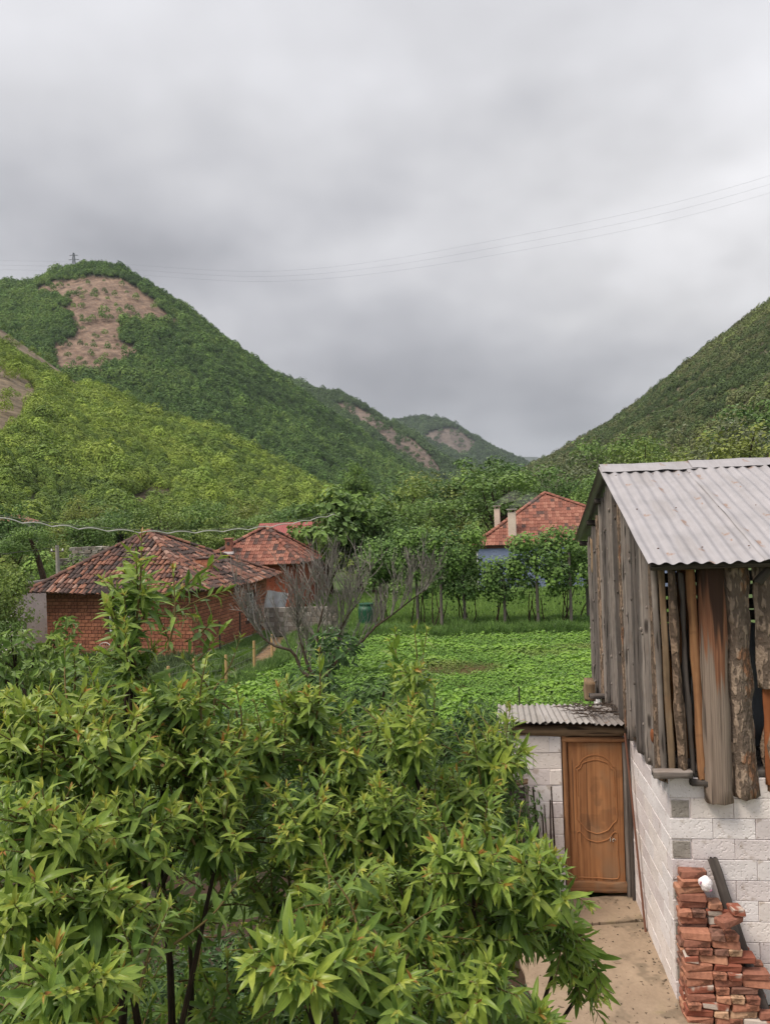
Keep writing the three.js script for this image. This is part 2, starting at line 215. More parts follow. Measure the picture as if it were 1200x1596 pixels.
function makeHill({ name, ridge, foot, nu, nv, amp, freq, scars, ground, scarCol, skirt = 0.12, back = 0.7, seed = 1, bands = false }) {
  const n = ridge.length - 1, cr = (A, u) => { const c = clamp(u, 0, n), i = Math.min(Math.floor(c), n - 1), t = c - i, f = (k) => A[clamp(k, 0, n)]; return [0, 1, 2].map(k => lerp(f(i)[k], f(i + 1)[k], t)); };
  const at = (u, v) => {
    const r = cr(ridge, u), f = cr(foot, u); let x, y, z; const vv = Math.min(v, 1), dx = r[0] - f[0], dz = r[2] - f[2], dy = r[1] - f[1];
    x = f[0] + dx * v; z = f[2] + dz * v; y = f[1] + dy * vv; if (v > 1) y = r[1] - dy * (v - 1) * (0.25 + (v - 1) * 1.1);
    const w = Math.sin(clamp(vv, 0, 1) * Math.PI); y += (amp * fbm(x * freq, z * freq, seed * 3.7, 4) + 0.35 * amp * fbm(x * freq * 4, z * freq * 4, seed, 3)) * (0.12 + w); return V(x, y, z);
  };
  const isScar = (u, v) => { const jx = 0.10 * fbm(u * 5, v * 22, seed, 3), jy = 0.035 * fbm(u * 6 + 9, v * 18, seed + 4, 3); return (scars ?? []).some(P => inPoly(P, u + jx, v + jy)); };
  const pos = [], uv = [], idx = [], col = [], m = nv + Math.round(nv * 0.5) + 3;
  const vs = []; vs.push(-skirt); for (let j = 0; j <= nv; j++) vs.push(j / nv); for (let j = 1; j <= 8; j++) vs.push(1 + back * j / 8);
  const gA = new THREE.Color(...ground[0]), gB = new THREE.Color(...ground[1]), sA = scarCol && new THREE.Color(...scarCol[0]), sB = scarCol && new THREE.Color(...scarCol[1]), c = new THREE.Color();
  for (const v of vs) for (let i = 0; i <= nu; i++) {
    const u = i / nu * n, p = at(u, v); if (isScar(u, v)) p.y -= amp * 0.12; pos.push(p.x, p.y, p.z); uv.push((p.x + p.z * 0.6) / (amp * 2.4), p.y / (amp * 1.8));
    if (isScar(u, v)) c.copy(sA).lerp(sB, clamp(0.5 + 0.9 * fbm(p.x * 0.05, p.y * 0.22, p.z * 0.05, 4) + 0.6 * N3(p.x * 0.2, p.y * 0.9, p.z * 0.2))); else if (bands && v < 0.55 && Math.abs(((v * 9 + 0.25 * fbm(u * 2, 1, 1, 2)) % 1) - 0.5) < 0.08) c.setRGB(0.21, 0.25, 0.075); else c.copy(gA).lerp(gB, clamp(0.5 + 1.2 * fbm(p.x * 0.02, p.y * 0.02, p.z * 0.02, 4)));
    col.push(c.r, c.g, c.b);
  }
  for (let j = 0; j < vs.length - 1; j++) for (let i = 0; i < nu; i++) { const q = j * (nu + 1) + i; idx.push(q, q + 1, q + nu + 1, q + 1, q + nu + 2, q + nu + 1); }
  const g = new THREE.BufferGeometry(); g.setAttribute('position', new THREE.Float32BufferAttribute(pos, 3)); g.setAttribute('uv', new THREE.Float32BufferAttribute(uv, 2)); g.setAttribute('color', new THREE.Float32BufferAttribute(col, 3)); g.setIndex(idx); g.computeVertexNormals();
  structure(name, g, std({ vertexColors: true, map: T.hillGrain, bumpMap: T.rough, bumpScale: amp * 0.06 }));
  return { at, isScar, n };
}
function plantHill(h, { name, label, count, size, cols, geos, seed, keep = () => 1, vmax = 1.06, thin = 0 }) {
  const R = rng(seed), tabs = geos.map(() => [[], []]), C = cols.map(c => new THREE.Color(...c)); let made = 0, tries = 0;
  // cells weighted by their area so that the wood is even on the ground
  const cells = [], NU = 60, NV = 24; let tot = 0; for (let i = 0; i < NU; i++) for (let j = 0; j < NV; j++) { const u0 = i / NU * h.n, u1 = (i + 1) / NU * h.n, v0 = j / NV * vmax, v1 = (j + 1) / NV * vmax, a = h.at(u0, v0), b = h.at(u1, v0), c = h.at(u0, v1), A = b.sub(a).cross(c.sub(a)).length(); tot += A; cells.push([tot, u0, u1, v0, v1]); }
  while (made < count && tries++ < count * 4) {
    const k = R() * tot; let lo = 0, hi = cells.length - 1; while (lo < hi) { const m = (lo + hi) >> 1; if (cells[m][0] < k) lo = m + 1; else hi = m; } const c = cells[lo], u = lerp(c[1], c[2], R()), v = lerp(c[3], c[4], R());
    if (h.isScar(u, v)) { if (R() > 0.02) continue; }
    const p = h.at(u, v), q = keep(u, v, p); if (R() > q) continue;
    const f = fbm(p.x * 0.012, p.z * 0.012, seed, 3), f2 = fbm(p.x * 0.06, p.z * 0.06, seed + 5, 2), s = size * (0.55 + 0.75 * R()) * (1 + 0.5 * f2 + 0.4 * f) * (R() < 0.05 ? 1.6 : 1);
    const m = new THREE.Matrix4().compose(p.add(V(0, -0.12 * s, 0)), new THREE.Quaternion().setFromEuler(new THREE.Euler((R() - 0.5) * 0.3, R() * 6.28, (R() - 0.5) * 0.3)), V(s * (0.9 + 0.3 * R()), s * (0.7 + 0.4 * R()), s * (0.9 + 0.3 * R())));
    const t = clamp(0.5 + 0.9 * f + 0.5 * f2 + (R() - 0.5) * 0.7) * (C.length - 1), a = Math.min(Math.floor(t), C.length - 2), col = C[a].clone().lerp(C[a + 1], t - a).multiplyScalar(0.8 + 0.4 * R()), gi = Math.floor(R() * geos.length);
    tabs[gi][0].push(m); tabs[gi][1].push(col); made++;
  }
  const grp = new THREE.Group(); grp.name = numbered(name); grp.userData = { label, category: 'wood', kind: 'stuff' }; scene.add(grp);
  tabs.forEach(([ms, cs], i) => ms.length && instanced('crowns', geos[i], slopeLeaf, ms, cs, grp));
}
const slopeLeaf = leafStd(0.22, { vertexColors: true });
const hills = {};
hills.near = makeHill({ name: 'hill_near_spur', nu: 300, nv: 90, amp: 5, freq: 0.018, seed: 1,
  ridge: [[-297.5, 152.3, -330], [-209.5, 119.7, -320], [-147.2, 82, -300], [-130.4, 70, -295], [-112.8, 57.5, -290], [-85.9, 45.5, -280], [-59.6, 34, -270], [-42.8, 25.5, -262], [-25.0, 15.5, -255], [-8.3, 6.9, -250], [4.0, 1.2, -250]],
  foot: [[-101.0, 1.8, -110], [-73.5, 1.8, -110], [-55.1, 2.1, -110], [-50.9, 1.7, -115], [-45.2, 1.3, -120], [-40.2, 1.2, -130], [-31.7, 1.1, -140], [-25.2, 0.8, -150], [-18.0, 0.4, -165], [-6.5, 0.1, -190], [3.5, -0.7, -220]],
  scars: [[[1.6, 0.70], [2.6, 0.72], [3.0, 0.58], [2.6, 0.34], [1.6, 0.20]], [[1.4, 1.1], [2.0, 1.1], [3.05, 1.1], [4.15, 1.06], [4.1, 0.88], [2.83, 0.80], [1.4, 0.78]], [[4.5, 0.15], [5.45, 0.34], [5.5, 0.23], [4.9, 0.10]], [[6.6, 0.72], [7.6, 0.76], [7.7, 0.7], [6.8, 0.66]]],
  ground: [[0.06, 0.085, 0.025], [0.14, 0.13, 0.055]], scarCol: [[0.19, 0.14, 0.085], [0.36, 0.27, 0.175]] });
hills.main = makeHill({ name: 'mountain_with_landslide', nu: 320, nv: 120, amp: 16, freq: 0.007, seed: 2,
  ridge: [[-725.3, 249.0, -800], [-479.2, 251.2, -780], [-371.9, 242.9, -760], [-331.3, 234.9, -740], [-298.0, 239.2, -720], [-254.5, 239.1, -700], [-228.0, 231.5, -690], [-196.9, 210.8, -680], [-163.8, 185.3, -680], [-125.1, 152, -680], [-87.6, 125, -690], [-65.9, 111, -700], [-32.7, 87, -720], [2.5, 63, -740], [40.1, 37, -770], [97.3, 16, -800]],
  foot: [[-383.6, 52.6, -420], [-260.4, 69.3, -420], [-212.9, 69.0, -430], [-191.7, 61.1, -430], [-170.4, 53.2, -430], [-145.6, 45.1, -430], [-124.4, 37.2, -430], [-99.6, 27.4, -430], [-74.9, 17.6, -430], [-51.2, 9.6, -440], [-26.3, 5.1, -450], [-7.9, 2.4, -470], [12.4, 2.4, -500], [35.9, 2.7, -540], [55.0, 4.5, -600], [84.7, 6.6, -700]],
  scars: [[[2.9, 0.93], [4.8, 0.915], [5.78, 0.915], [6.8, 0.89], [7.6, 0.80], [6.5, 0.68], [5.7, 0.61], [5.45, 0.5], [6.3, 0.5], [5.1, 0.34], [4.65, 0.3], [3.6, 0.24], [3.5, 0.42], [4.3, 0.5], [4.2, 0.59], [3.3, 0.62], [4.22, 0.68], [3.1, 0.85]]], skirt: 0.4,
  ground: [[0.035, 0.05, 0.02], [0.075, 0.075, 0.035]], scarCol: [[0.19, 0.11, 0.075], [0.42, 0.285, 0.20]] });
hills.third = makeHill({ name: 'hill_with_long_slip', nu: 160, nv: 70, amp: 18, freq: 0.005, seed: 3,
  ridge: [[-165.0, 239.0, -1300], [-112.5, 208, -1250], [-63.3, 190, -1200], [-23.6, 165, -1180], [5.0, 142, -1170], [38.5, 124, -1170], [67.4, 98, -1180], [122.1, 63.7, -1200], [167.9, 38.6, -1250]],
  foot: [[0.5, 18.4, -900], [15.5, 17.9, -900], [38.0, 18.6, -900], [54.2, 20.6, -920], [71.1, 20.4, -940], [84.6, 21.2, -960], [94.6, 22.0, -980], [118.8, 23.5, -1050], [154.2, 26.4, -1150]], skirt: 0.3,
  scars: [[[1.4, 0.86], [2.3, 0.94], [3.17, 0.95], [4.2, 0.94], [4.9, 0.78], [5.8, 0.5], [6.0, 0.25], [4.0, 0.25], [3.0, 0.38], [2.0, 0.56]]], ground: [[0.035, 0.05, 0.022], [0.07, 0.075, 0.035]], scarCol: [[0.18, 0.13, 0.10], [0.34, 0.25, 0.20]] });
hills.fourth = makeHill({ name: 'hill_at_valley_end', nu: 120, nv: 60, amp: 20, freq: 0.004, seed: 4,
  ridge: [[-66.4, 205.3, -2200], [35.7, 256.4, -2150], [114.0, 260.1, -2100], [181.7, 241.4, -2080], [241.0, 201.1, -2080], [303.3, 165.9, -2100], [399.0, 135.9, -2200], [501.6, 89.0, -2300]],
  foot: [[58.0, 42.6, -1700], [86.4, 44.4, -1700], [129.0, 45.8, -1700], [171.5, 44.3, -1700], [213.0, 45.6, -1750], [256.6, 45.5, -1800], [318.3, 46.1, -1900], [418.4, 47.0, -2000]], skirt: 0.3,
  scars: [[[1.7, 0.70], [2.6, 0.87], [3.33, 0.97], [4.2, 0.93], [3.9, 0.66], [3.25, 0.42], [2.77, 0.53]]], ground: [[0.03, 0.05, 0.025], [0.06, 0.07, 0.035]], scarCol: [[0.15, 0.115, 0.095], [0.27, 0.21, 0.175]] });
hills.last = makeHill({ name: 'far_ridge', nu: 80, nv: 20, amp: 30, freq: 0.002, seed: 5, ridge: [[10.1, 294.7, -6000], [612.9, 363.7, -6000], [1014.4, 399.7, -6000], [1189.3, 393.6, -6000], [1512.0, 322.3, -6000]], foot: [[170.6, 115.7, -5000], [420.5, 107.0, -5000], [753.6, 95.3, -5000], [1045.1, 85.1, -5000], [1461.5, 70.6, -5000]], skirt: 0.3, ground: [[0.04, 0.06, 0.04], [0.06, 0.08, 0.05]] });
hills.right = makeHill({ name: 'hill_beyond_barn', nu: 280, nv: 110, amp: 9, freq: 0.010, seed: 6,
  ridge: [[390.5, 155.2, -420], [310.2, 161.9, -430], [224.1, 117.4, -440], [207.6, 105.3, -445], [192.8, 94.2, -455], [177.2, 82.5, -465], [162.3, 68.5, -480], [147.8, 57.3, -500], [134.1, 47.9, -530], [122.7, 40.8, -560], [111.1, 34.0, -600], [102.2, 28.0, -640], [93.9, 19.1, -700]],
  foot: [[82.5, 2.8, -110], [75.0, 3.1, -120], [65.0, 4.6, -130], [64.2, 4.2, -140], [62.5, 4.3, -150], [63.3, 4.5, -165], [61.5, 4.3, -180], [60.0, 4.1, -200], [62.0, 4.3, -240], [63.0, 4.6, -280], [65.2, 4.9, -340], [66.6, 6.1, -420], [77.2, 8.3, -560]], skirt: 0.25,
  bands: true, ground: [[0.10, 0.115, 0.05], [0.22, 0.165, 0.105]] });
plantHill(hills.near, { vmax: 1.0, name: 'slope_wood', label: 'bright green young wood covering the nearest left-hand spur', count: 30000, size: 3.5, geos: clumpsNear, seed: 501, cols: [[0.10, 0.17, 0.03], [0.18, 0.265, 0.04], [0.255, 0.345, 0.05], [0.32, 0.40, 0.065]], keep: (u, v, p) => 0.25 + 0.75 * sstep(-0.2, 0.05, fbm(p.x * 0.045, p.z * 0.045, 3, 3)) });
plantHill(hills.main, { name: 'slope_wood', label: 'dark green wood covering the mountain with the red landslide', count: 84000, size: 5.3, geos: clumpsFar, seed: 502, vmax: 1.1, cols: [[0.048, 0.10, 0.022], [0.076, 0.155, 0.03], [0.115, 0.21, 0.038], [0.165, 0.255, 0.05]] });
plantHill(hills.third, { name: 'slope_wood', label: 'wood on the farther hill with the long narrow slip', count: 26000, size: 7.5, geos: clumpsFar, seed: 503, vmax: 1.1, cols: [[0.04, 0.08, 0.024], [0.07, 0.13, 0.035], [0.10, 0.17, 0.05]] });
plantHill(hills.fourth, { name: 'slope_wood', label: 'wood on the rounded hill closing the valley', count: 16000, size: 10.5, geos: clumpsFar, seed: 504, vmax: 1.1, cols: [[0.04, 0.08, 0.03], [0.065, 0.12, 0.042], [0.09, 0.15, 0.055]] });
plantHill(hills.right, { name: 'slope_wood', label: 'mixed olive and brown scrub covering the right-hand hill', count: 44000, size: 3.2, geos: clumpsFar, seed: 505, vmax: 1.06, cols: [[0.06, 0.10, 0.03], [0.095, 0.15, 0.04], [0.145, 0.15, 0.065], [0.165, 0.215, 0.055]],
  keep: (u, v, p) => { const ter = Math.abs(((v * 9 + 0.25 * fbm(u * 2, 1, 1, 2)) % 1) - 0.5) < 0.085 && v < 0.55 ? 0.04 : 1; return ter * (0.35 + 0.65 * sstep(-0.15, 0.1, fbm(p.x * 0.02, p.z * 0.02, 9, 3))); } });

// ================= HOUSES =================
const clayCols = [[0.20, 0.102, 0.078], [0.14, 0.08, 0.066], [0.29, 0.145, 0.10], [0.095, 0.065, 0.06], [0.34, 0.235, 0.2], [0.065, 0.05, 0.048]];
const tileMats = clayCols.map(c => { const m = std({ map: T.clay, bumpMap: T.rough, bumpScale: 0.006 }); m.color.setRGB(...c).multiplyScalar(1.25); return m; });
const flatCols = [[0.30, 0.135, 0.10], [0.25, 0.108, 0.08], [0.36, 0.185, 0.14], [0.18, 0.088, 0.07], [0.105, 0.066, 0.058]];
const flatMats = flatCols.map(c => { const m = std({ map: T.clay, bumpMap: T.rough, bumpScale: 0.006 }); m.color.setRGB(...c).multiplyScalar(1.3); return m; });
function barrelTile(w, L) {                              // half-round clay tile, wider at its lower end, with a lip
  const n = 6, pos = [], uv = [], idx = []; for (const [z, k, lift] of [[-L / 2, 0.86, 0], [L / 2, 1.04, 0.03]]) for (let i = 0; i <= n; i++) { const a = (8 + 164 * i / n) * D2R; pos.push(-Math.cos(a) * w / 2 * k, Math.sin(a) * w * 0.5 * k + lift, z); uv.push(i / n * w * 2, z); }
  for (let i = 0; i <= n; i++) { const a = (8 + 164 * i / n) * D2R; pos.push(-Math.cos(a) * w / 2 * 0.82, Math.sin(a) * w * 0.32 + 0.004, L / 2); uv.push(i / n * w * 2, 0.1); }
  for (let r = 0; r < 2; r++) for (let i = 0; i < n; i++) { const q = r * (n + 1) + i; idx.push(q, q + n + 1, q + 1, q + 1, q + n + 1, q + n + 2); }
  const g = new THREE.BufferGeometry(); g.setAttribute('position', new THREE.Float32BufferAttribute(pos, 3)); g.setAttribute('uv', new THREE.Float32BufferAttribute(uv, 2)); g.setIndex(idx); const f = g.toNonIndexed(); f.computeVertexNormals(); return f;
}
function flatTile(w, L) {                                // interlocking flat tile with two low rolls
  const prof = [[-0.5, 0.035], [-0.42, 0.045], [-0.32, 0.012], [-0.06, 0.012], [0, 0.03], [0.06, 0.012], [0.40, 0.012], [0.5, 0.03]], n = prof.length, pos = [], uv = [], idx = [];
  for (const [z, dy] of [[-L / 2, 0], [L / 2, 0.045]]) prof.forEach(([x, y]) => { pos.push(x * w, y + dy, z); uv.push(x * w, z); }); prof.forEach(([x, y]) => { pos.push(x * w, y - 0.03, L / 2); uv.push(x * w, 0.2); });
  for (let r = 0; r < 2; r++) for (let i = 0; i < n - 1; i++) { const q = r * n + i; idx.push(q, q + n, q + 1, q + 1, q + n, q + n + 1); }
  const g = new THREE.BufferGeometry(); g.setAttribute('position', new THREE.Float32BufferAttribute(pos, 3)); g.setAttribute('uv', new THREE.Float32BufferAttribute(uv, 2)); g.setIndex(idx); const f = g.toNonIndexed(); f.computeVertexNormals(); return f;
}
function faceTiles(P0, P1, Q, w, rowH, R, jit, sag = 0) {   // matrices of tiles covering the triangle or trapezium P0 P1 Q (Q may be [Q0, Q1])
  const Q0 = Array.isArray(Q) ? Q[0] : Q, Q1 = Array.isArray(Q) ? Q[1] : Q, a = P1.clone().sub(P0), len = a.length(); a.normalize();
  const m = Q0.clone().sub(P0), s = m.clone().addScaledVector(a, -m.dot(a)), SL = s.length(); s.normalize(); const n = s.clone().cross(a).normalize(); if (n.y < 0) n.negate(); const out = [], xl = m.dot(a), xr = Q1.clone().sub(P0).dot(a);
  for (let k = 0; (k + 0.4) * rowH < SL; k++) {
    const t = (k + 0.5) * rowH / SL, L = xl * t, Rr = lerp(len, xr, t), c0 = Math.ceil((L - w * 0.2) / w), c1 = Math.floor((Rr + w * 0.2) / w);
    for (let c = c0; c <= c1; c++) {
      const dip = -sag * Math.sin(Math.PI * clamp(c * w / len)) * (1 - t) + 0.03 * N3(c * w * 0.9, k * rowH * 0.9, 3.3) * (sag ? 2 : 0.4);
      const p = P0.clone().addScaledVector(a, c * w + (R() - 0.5) * jit).addScaledVector(s, (k + 0.5) * rowH + (R() - 0.5) * jit).addScaledVector(n, 0.03 + dip + (R() - 0.5) * jit * 0.4);
      const z = s.clone().negate(), x = a.clone(); let y = n.clone(); if (z.clone().cross(x).dot(y) < 0) x.negate();
      const mt = new THREE.Matrix4().makeBasis(x, y, z).multiply(new THREE.Matrix4().makeRotationFromEuler(new THREE.Euler(0.05 + (R() - 0.5) * jit, (R() - 0.5) * jit * 1.6, (R() - 0.5) * jit))); mt.setPosition(p); out.push(mt);
    }
  }
  return out;
}
function layPieces(parent, name, stuffName, list, geo, mats, R, most, near) {   // the pieces that show largest as meshes of their own, the rest as one part
  parent.updateWorldMatrix(true, false); const v = V(0, 0, 0);
  list.forEach(o => { o.k = v.setFromMatrixPosition(o.m).applyMatrix4(parent.matrixWorld).distanceTo(near); }); list.sort((a, b) => a.k - b.k);
  list.slice(0, most).forEach(o => { const e = shade(new THREE.Mesh(o.geo ?? geo, mats[o.mat])); e.name = name; e.applyMatrix4(o.m); parent.add(e); });
  const rest = new Map(); list.slice(most).forEach(o => { const k = o.mat; if (!rest.has(k)) rest.set(k, []); rest.get(k).push((o.geo ?? geo).clone().applyMatrix4(o.m)); });
  const gs = [], ms = []; for (const [k, a] of rest) { gs.push(mergeGeometries(a)); ms.push(mats[k]); }
  if (gs.length) { const g = mergeGeometries(gs, true), e = shade(new THREE.Mesh(g, ms)); e.name = stuffName; e.userData.kind = 'stuff'; parent.add(e); }
}
const EYE = V(0, 4.9, 0);
function pick(R, w) { let t = R() * w.reduce((a, b) => a + b); for (let i = 0; i < w.length; i++) { t -= w[i]; if (t < 0) return i; } return 0; }
function hipDeck(C, Q) { const pos = []; const t = (a, b, c) => pos.push(a.x, a.y, a.z, b.x, b.y, b.z, c.x, c.y, c.z); const [Q0, Q1] = Array.isArray(Q) ? Q : [Q, Q]; t(C[0], C[1], Q1); if (Q0 !== Q1) { t(C[0], Q1, Q0); } t(C[1], C[2], Q1); t(C[2], C[3], Q0); if (Q0 !== Q1) t(C[2], Q0, Q1); t(C[3], C[0], Q0); t(C[0], C[2], C[1]); t(C[0], C[3], C[2]); const g = new THREE.BufferGeometry(); g.setAttribute('position', new THREE.Float32BufferAttribute(pos, 3)); g.computeVertexNormals(); return metreUV(g); }
function hipTiles(A, B, w, L, R) { const d = B.clone().sub(A), n = Math.floor(d.length() / (L * 0.8)), z = d.clone().normalize().negate(), x = V(0, 1, 0).cross(z).normalize(), y = z.clone().cross(x), out = []; for (let i = 0; i < n; i++) { const m = new THREE.Matrix4().makeBasis(x, y, z).multiply(new THREE.Matrix4().makeRotationFromEuler(new THREE.Euler(0.05, (R() - 0.5) * 0.08, (R() - 0.5) * 0.1))); m.setPosition(A.clone().lerp(B, (i + 0.5) / n).addScaledVector(y, 0.05)); out.push(m); } return out; }
const deckMat = std({ map: T.greyWood, color: 0x4a3c34 });

function windowUnit(parent, w, h, pos, turn, frameMat, cols, rows, paneMat) {   // casement: frame, mullions, panes
  const win = new THREE.Group(); win.name = 'window'; win.position.set(...pos); win.rotation.y = turn; parent.add(win); const t = 0.06;
  const fr = [uvBox(w, t, 0.07).translate(0, h / 2 - t / 2, 0), uvBox(w, t, 0.07).translate(0, -h / 2 + t / 2, 0), uvBox(t, h - 2 * t, 0.068).translate(-w / 2 + t / 2, 0, 0), uvBox(t, h - 2 * t, 0.068).translate(w / 2 - t / 2, 0, 0)];
  for (let i = 1; i < cols; i++) fr.push(uvBox(0.045, h - 2 * t, 0.06).translate(-w / 2 + w * i / cols, 0, 0)); for (let j = 1; j < rows; j++) fr.push(uvBox(w - 2 * t, 0.04, 0.055).translate(0, -h / 2 + h * j / rows, 0));
  part('frame', mergeGeometries(fr), frameMat, win);
  for (let i = 0; i < cols; i++) for (let j = 0; j < rows; j++) part('pane', uvBox(w / cols - 0.03, h / rows - 0.03, 0.006), paneMat, win, [-w / 2 + w * (i + 0.5) / cols, -h / 2 + h * (j + 0.5) / rows, -0.01]);
  return win;
}
const glassMat = new THREE.MeshPhysicalMaterial({ color: 0x2a3034, roughness: 0.08, metalness: 0, specularIntensity: 1 });
const whiteFrame = std({ color: 0xd4d6d4, roughness: 0.6 });

// ---- the old brick house with the sagging barrel-tile roof ----
{
  const R = rng(71), h = thing('brick_house', 'single-storey red brick house with sagging barrel-tile hip roof behind the leafy tree', 'house', [-6.75, 0, -26.6], -15.4 * D2R);
  const brickCols = [[0.37, 0.165, 0.10], [0.33, 0.14, 0.087], [0.42, 0.19, 0.12], [0.285, 0.122, 0.08]], bm = brickCols.map(c => { const m = std({ map: T.clay, bumpMap: T.rough, bumpScale: 0.004 }); m.color.setRGB(...c).multiplyScalar(1.3); return m; });
  const LF = 5.95, LR = 6.2, HW = 2.5, bw = 0.27, bh = 0.128, mo = 0.022, mortar = std({ map: T.cement, color: 0x86685a });
  const fWin = [-3.35, -2.35, 0.95, 2.05], rWin = [-1.92, -1.28, 0.75, 1.85];
  const core = (x0, x1, y0, y1) => uvBox(x1 - x0, y1 - y0, 0.16).translate((x0 + x1) / 2, (y0 + y1) / 2, -0.09);
  const wallWith = (name, L, win, turn, pos) => {
    const [a, b, c, d] = win, g = mergeGeometries([core(-L, a, 0, HW), core(b, 0, 0, HW), core(a, b, 0, c), core(a, b, d, HW)]), w = part(name, g, mortar, h, pos); w.rotation.y = turn; const list = [];
    for (let r = 0; (r + 1) * bh <= HW + 0.02; r++) for (let x = -L + (r % 2) * bw / 2 - bw / 2; x < -0.02; x += bw) { const x0 = Math.max(x, -L), x1 = Math.min(x + bw, 0), y = r * bh; if (x1 - x0 < 0.08 || (x1 > a + 0.03 && x0 < b - 0.03 && y + bh > c && y < d - 0.04)) continue;
      const full = x1 - x0 > bw - 0.01, m = new THREE.Matrix4().makeRotationFromEuler(new THREE.Euler((R() - 0.5) * 0.02, (R() - 0.5) * 0.03, (R() - 0.5) * 0.02)); m.setPosition((x0 + x1) / 2, y + bh / 2, -0.03 + (R() - 0.5) * 0.008); if (!full) m.scale(V((x1 - x0 - mo) / (bw - mo), 1, 1)); list.push({ m, mat: pick(R, [4, 4, 2, 2]), geo: bGeo[Math.floor(R() * 3)] }); }
    return [w, list];
  };
  const bGeo = [1, 2, 3].map(s => uvBox(bw - mo, bh - mo, 0.08, null, 0.006, 80 + s));
  const [wf, lf] = wallWith('wall', LF, fWin, 0, [0, 0, 0]); layPieces(wf, 'brick', 'bricks', lf, null, bm, R, 150, EYE);
  // the side wall: its own x runs from the near corner (-LR) to the far corner (0)
  const [wr, lr] = wallWith('wall', LR, rWin, Math.PI / 2, [0, 0, -LR]); layPieces(wr, 'brick', 'bricks', lr, null, bm, R, 150, EYE);
  part('wall', mergeGeometries([uvBox(LF, HW, 0.16).translate(-LF / 2, HW / 2, -LR + 0.09), uvBox(0.16, HW, LR - 0.4).translate(-LF + 0.09, HW / 2, -LR / 2)]), bm[1], h);
  part('plinth', mergeGeometries([uvBox(LF + 0.1, 0.16, 0.1).translate(-LF / 2, 0.08, 0.05), uvBox(0.1, 0.16, LR).translate(0.05, 0.08, -LR / 2)]), M.cement[0], h);
  windowUnit(h, 0.98, 1.08, [-2.85, 1.5, -0.06], 0, whiteFrame, 2, 2, glassMat); windowUnit(h, 0.62, 1.08, [-0.06, 1.3, -4.6], Math.PI / 2, whiteFrame, 2, 3, glassMat);
  const C = [V(-6.42, 2.42, 0.42), V(0.42, 2.40, 0.42), V(0.42, 2.36, -6.65), V(-6.42, 2.42, -6.65)], Q = V(-3.35, 4.42, -2.75), roof = part('roof', hipDeck(C, Q), deckMat, h), list = [], tg = barrelTile(0.165, 0.40), tg2 = barrelTile(0.155, 0.38);
  for (let i = 0; i < 4; i++) faceTiles(C[i], C[(i + 1) % 4], Q, 0.185, 0.27, R, 0.06, 0.11).forEach(m => { const e = m.elements, f = fbm(e[12] * 0.9 + i * 5, e[13] * 0.7, e[14] * 0.9, 3) * 2.4; list.push({ m, mat: f > 0.12 ? pick(R, [2, 5, 0.8, 7, 0.8, 7]) : f < -0.14 ? pick(R, [6, 3, 5, 1.5, 3, 0.5]) : pick(R, [4, 5, 2, 4, 1.4, 3]), geo: R() < 0.5 ? tg : tg2 }); });
  layPieces(roof, 'roof_tile', 'roof_tiles', list, tg, tileMats, R, 300, V(-5, 5, -20));
  const hg = barrelTile(0.2, 0.4); for (const c of C) { const ms = hipTiles(c, Q, 0.2, 0.4, R); ms.forEach(m => { const e = part('hip_tile', hg, tileMats[pick(R, [4, 3, 2, 3, 1, 1])], roof); e.applyMatrix4(m); }); }
  const ch = part('chimney', chamferBox(0.5, 0.75, 0.42, 0.02, 0.03, 5), bm[1], roof, [-0.85, 2.98, -2.5]); for (let k = 0; k < 7; k++) for (const s of [-1, 1]) part('brick', bGeo[k % 3], bm[(k + (s > 0 ? 1 : 0)) % 4], ch, [s * 0.13 + (k % 2) * 0.01, -0.32 + k * 0.105, 0.19]); part('cap', chamferBox(0.6, 0.06, 0.52, 0.015, 0.03, 8), tileMats[3], ch, [0, 0.41, 0]);
  const wh = single('bicycle_wheel', 'pale bicycle wheel leaning on the brick house wall', 'wheel', mergeGeometries([new THREE.TorusGeometry(0.3, 0.016, 6, 28), ...Array.from({ length: 9 }, (_, i) => new THREE.CylinderGeometry(0.004, 0.004, 0.58, 4).rotateZ(i * Math.PI / 9)), new THREE.CylinderGeometry(0.03, 0.03, 0.08, 8).rotateX(Math.PI / 2)]), std({ color: 0xb8b4b0, roughness: 0.5 })); wh.position.set(-10.05, 0.34, -27.15); wh.rotation.set(-0.2, -15 * D2R, 0);
}
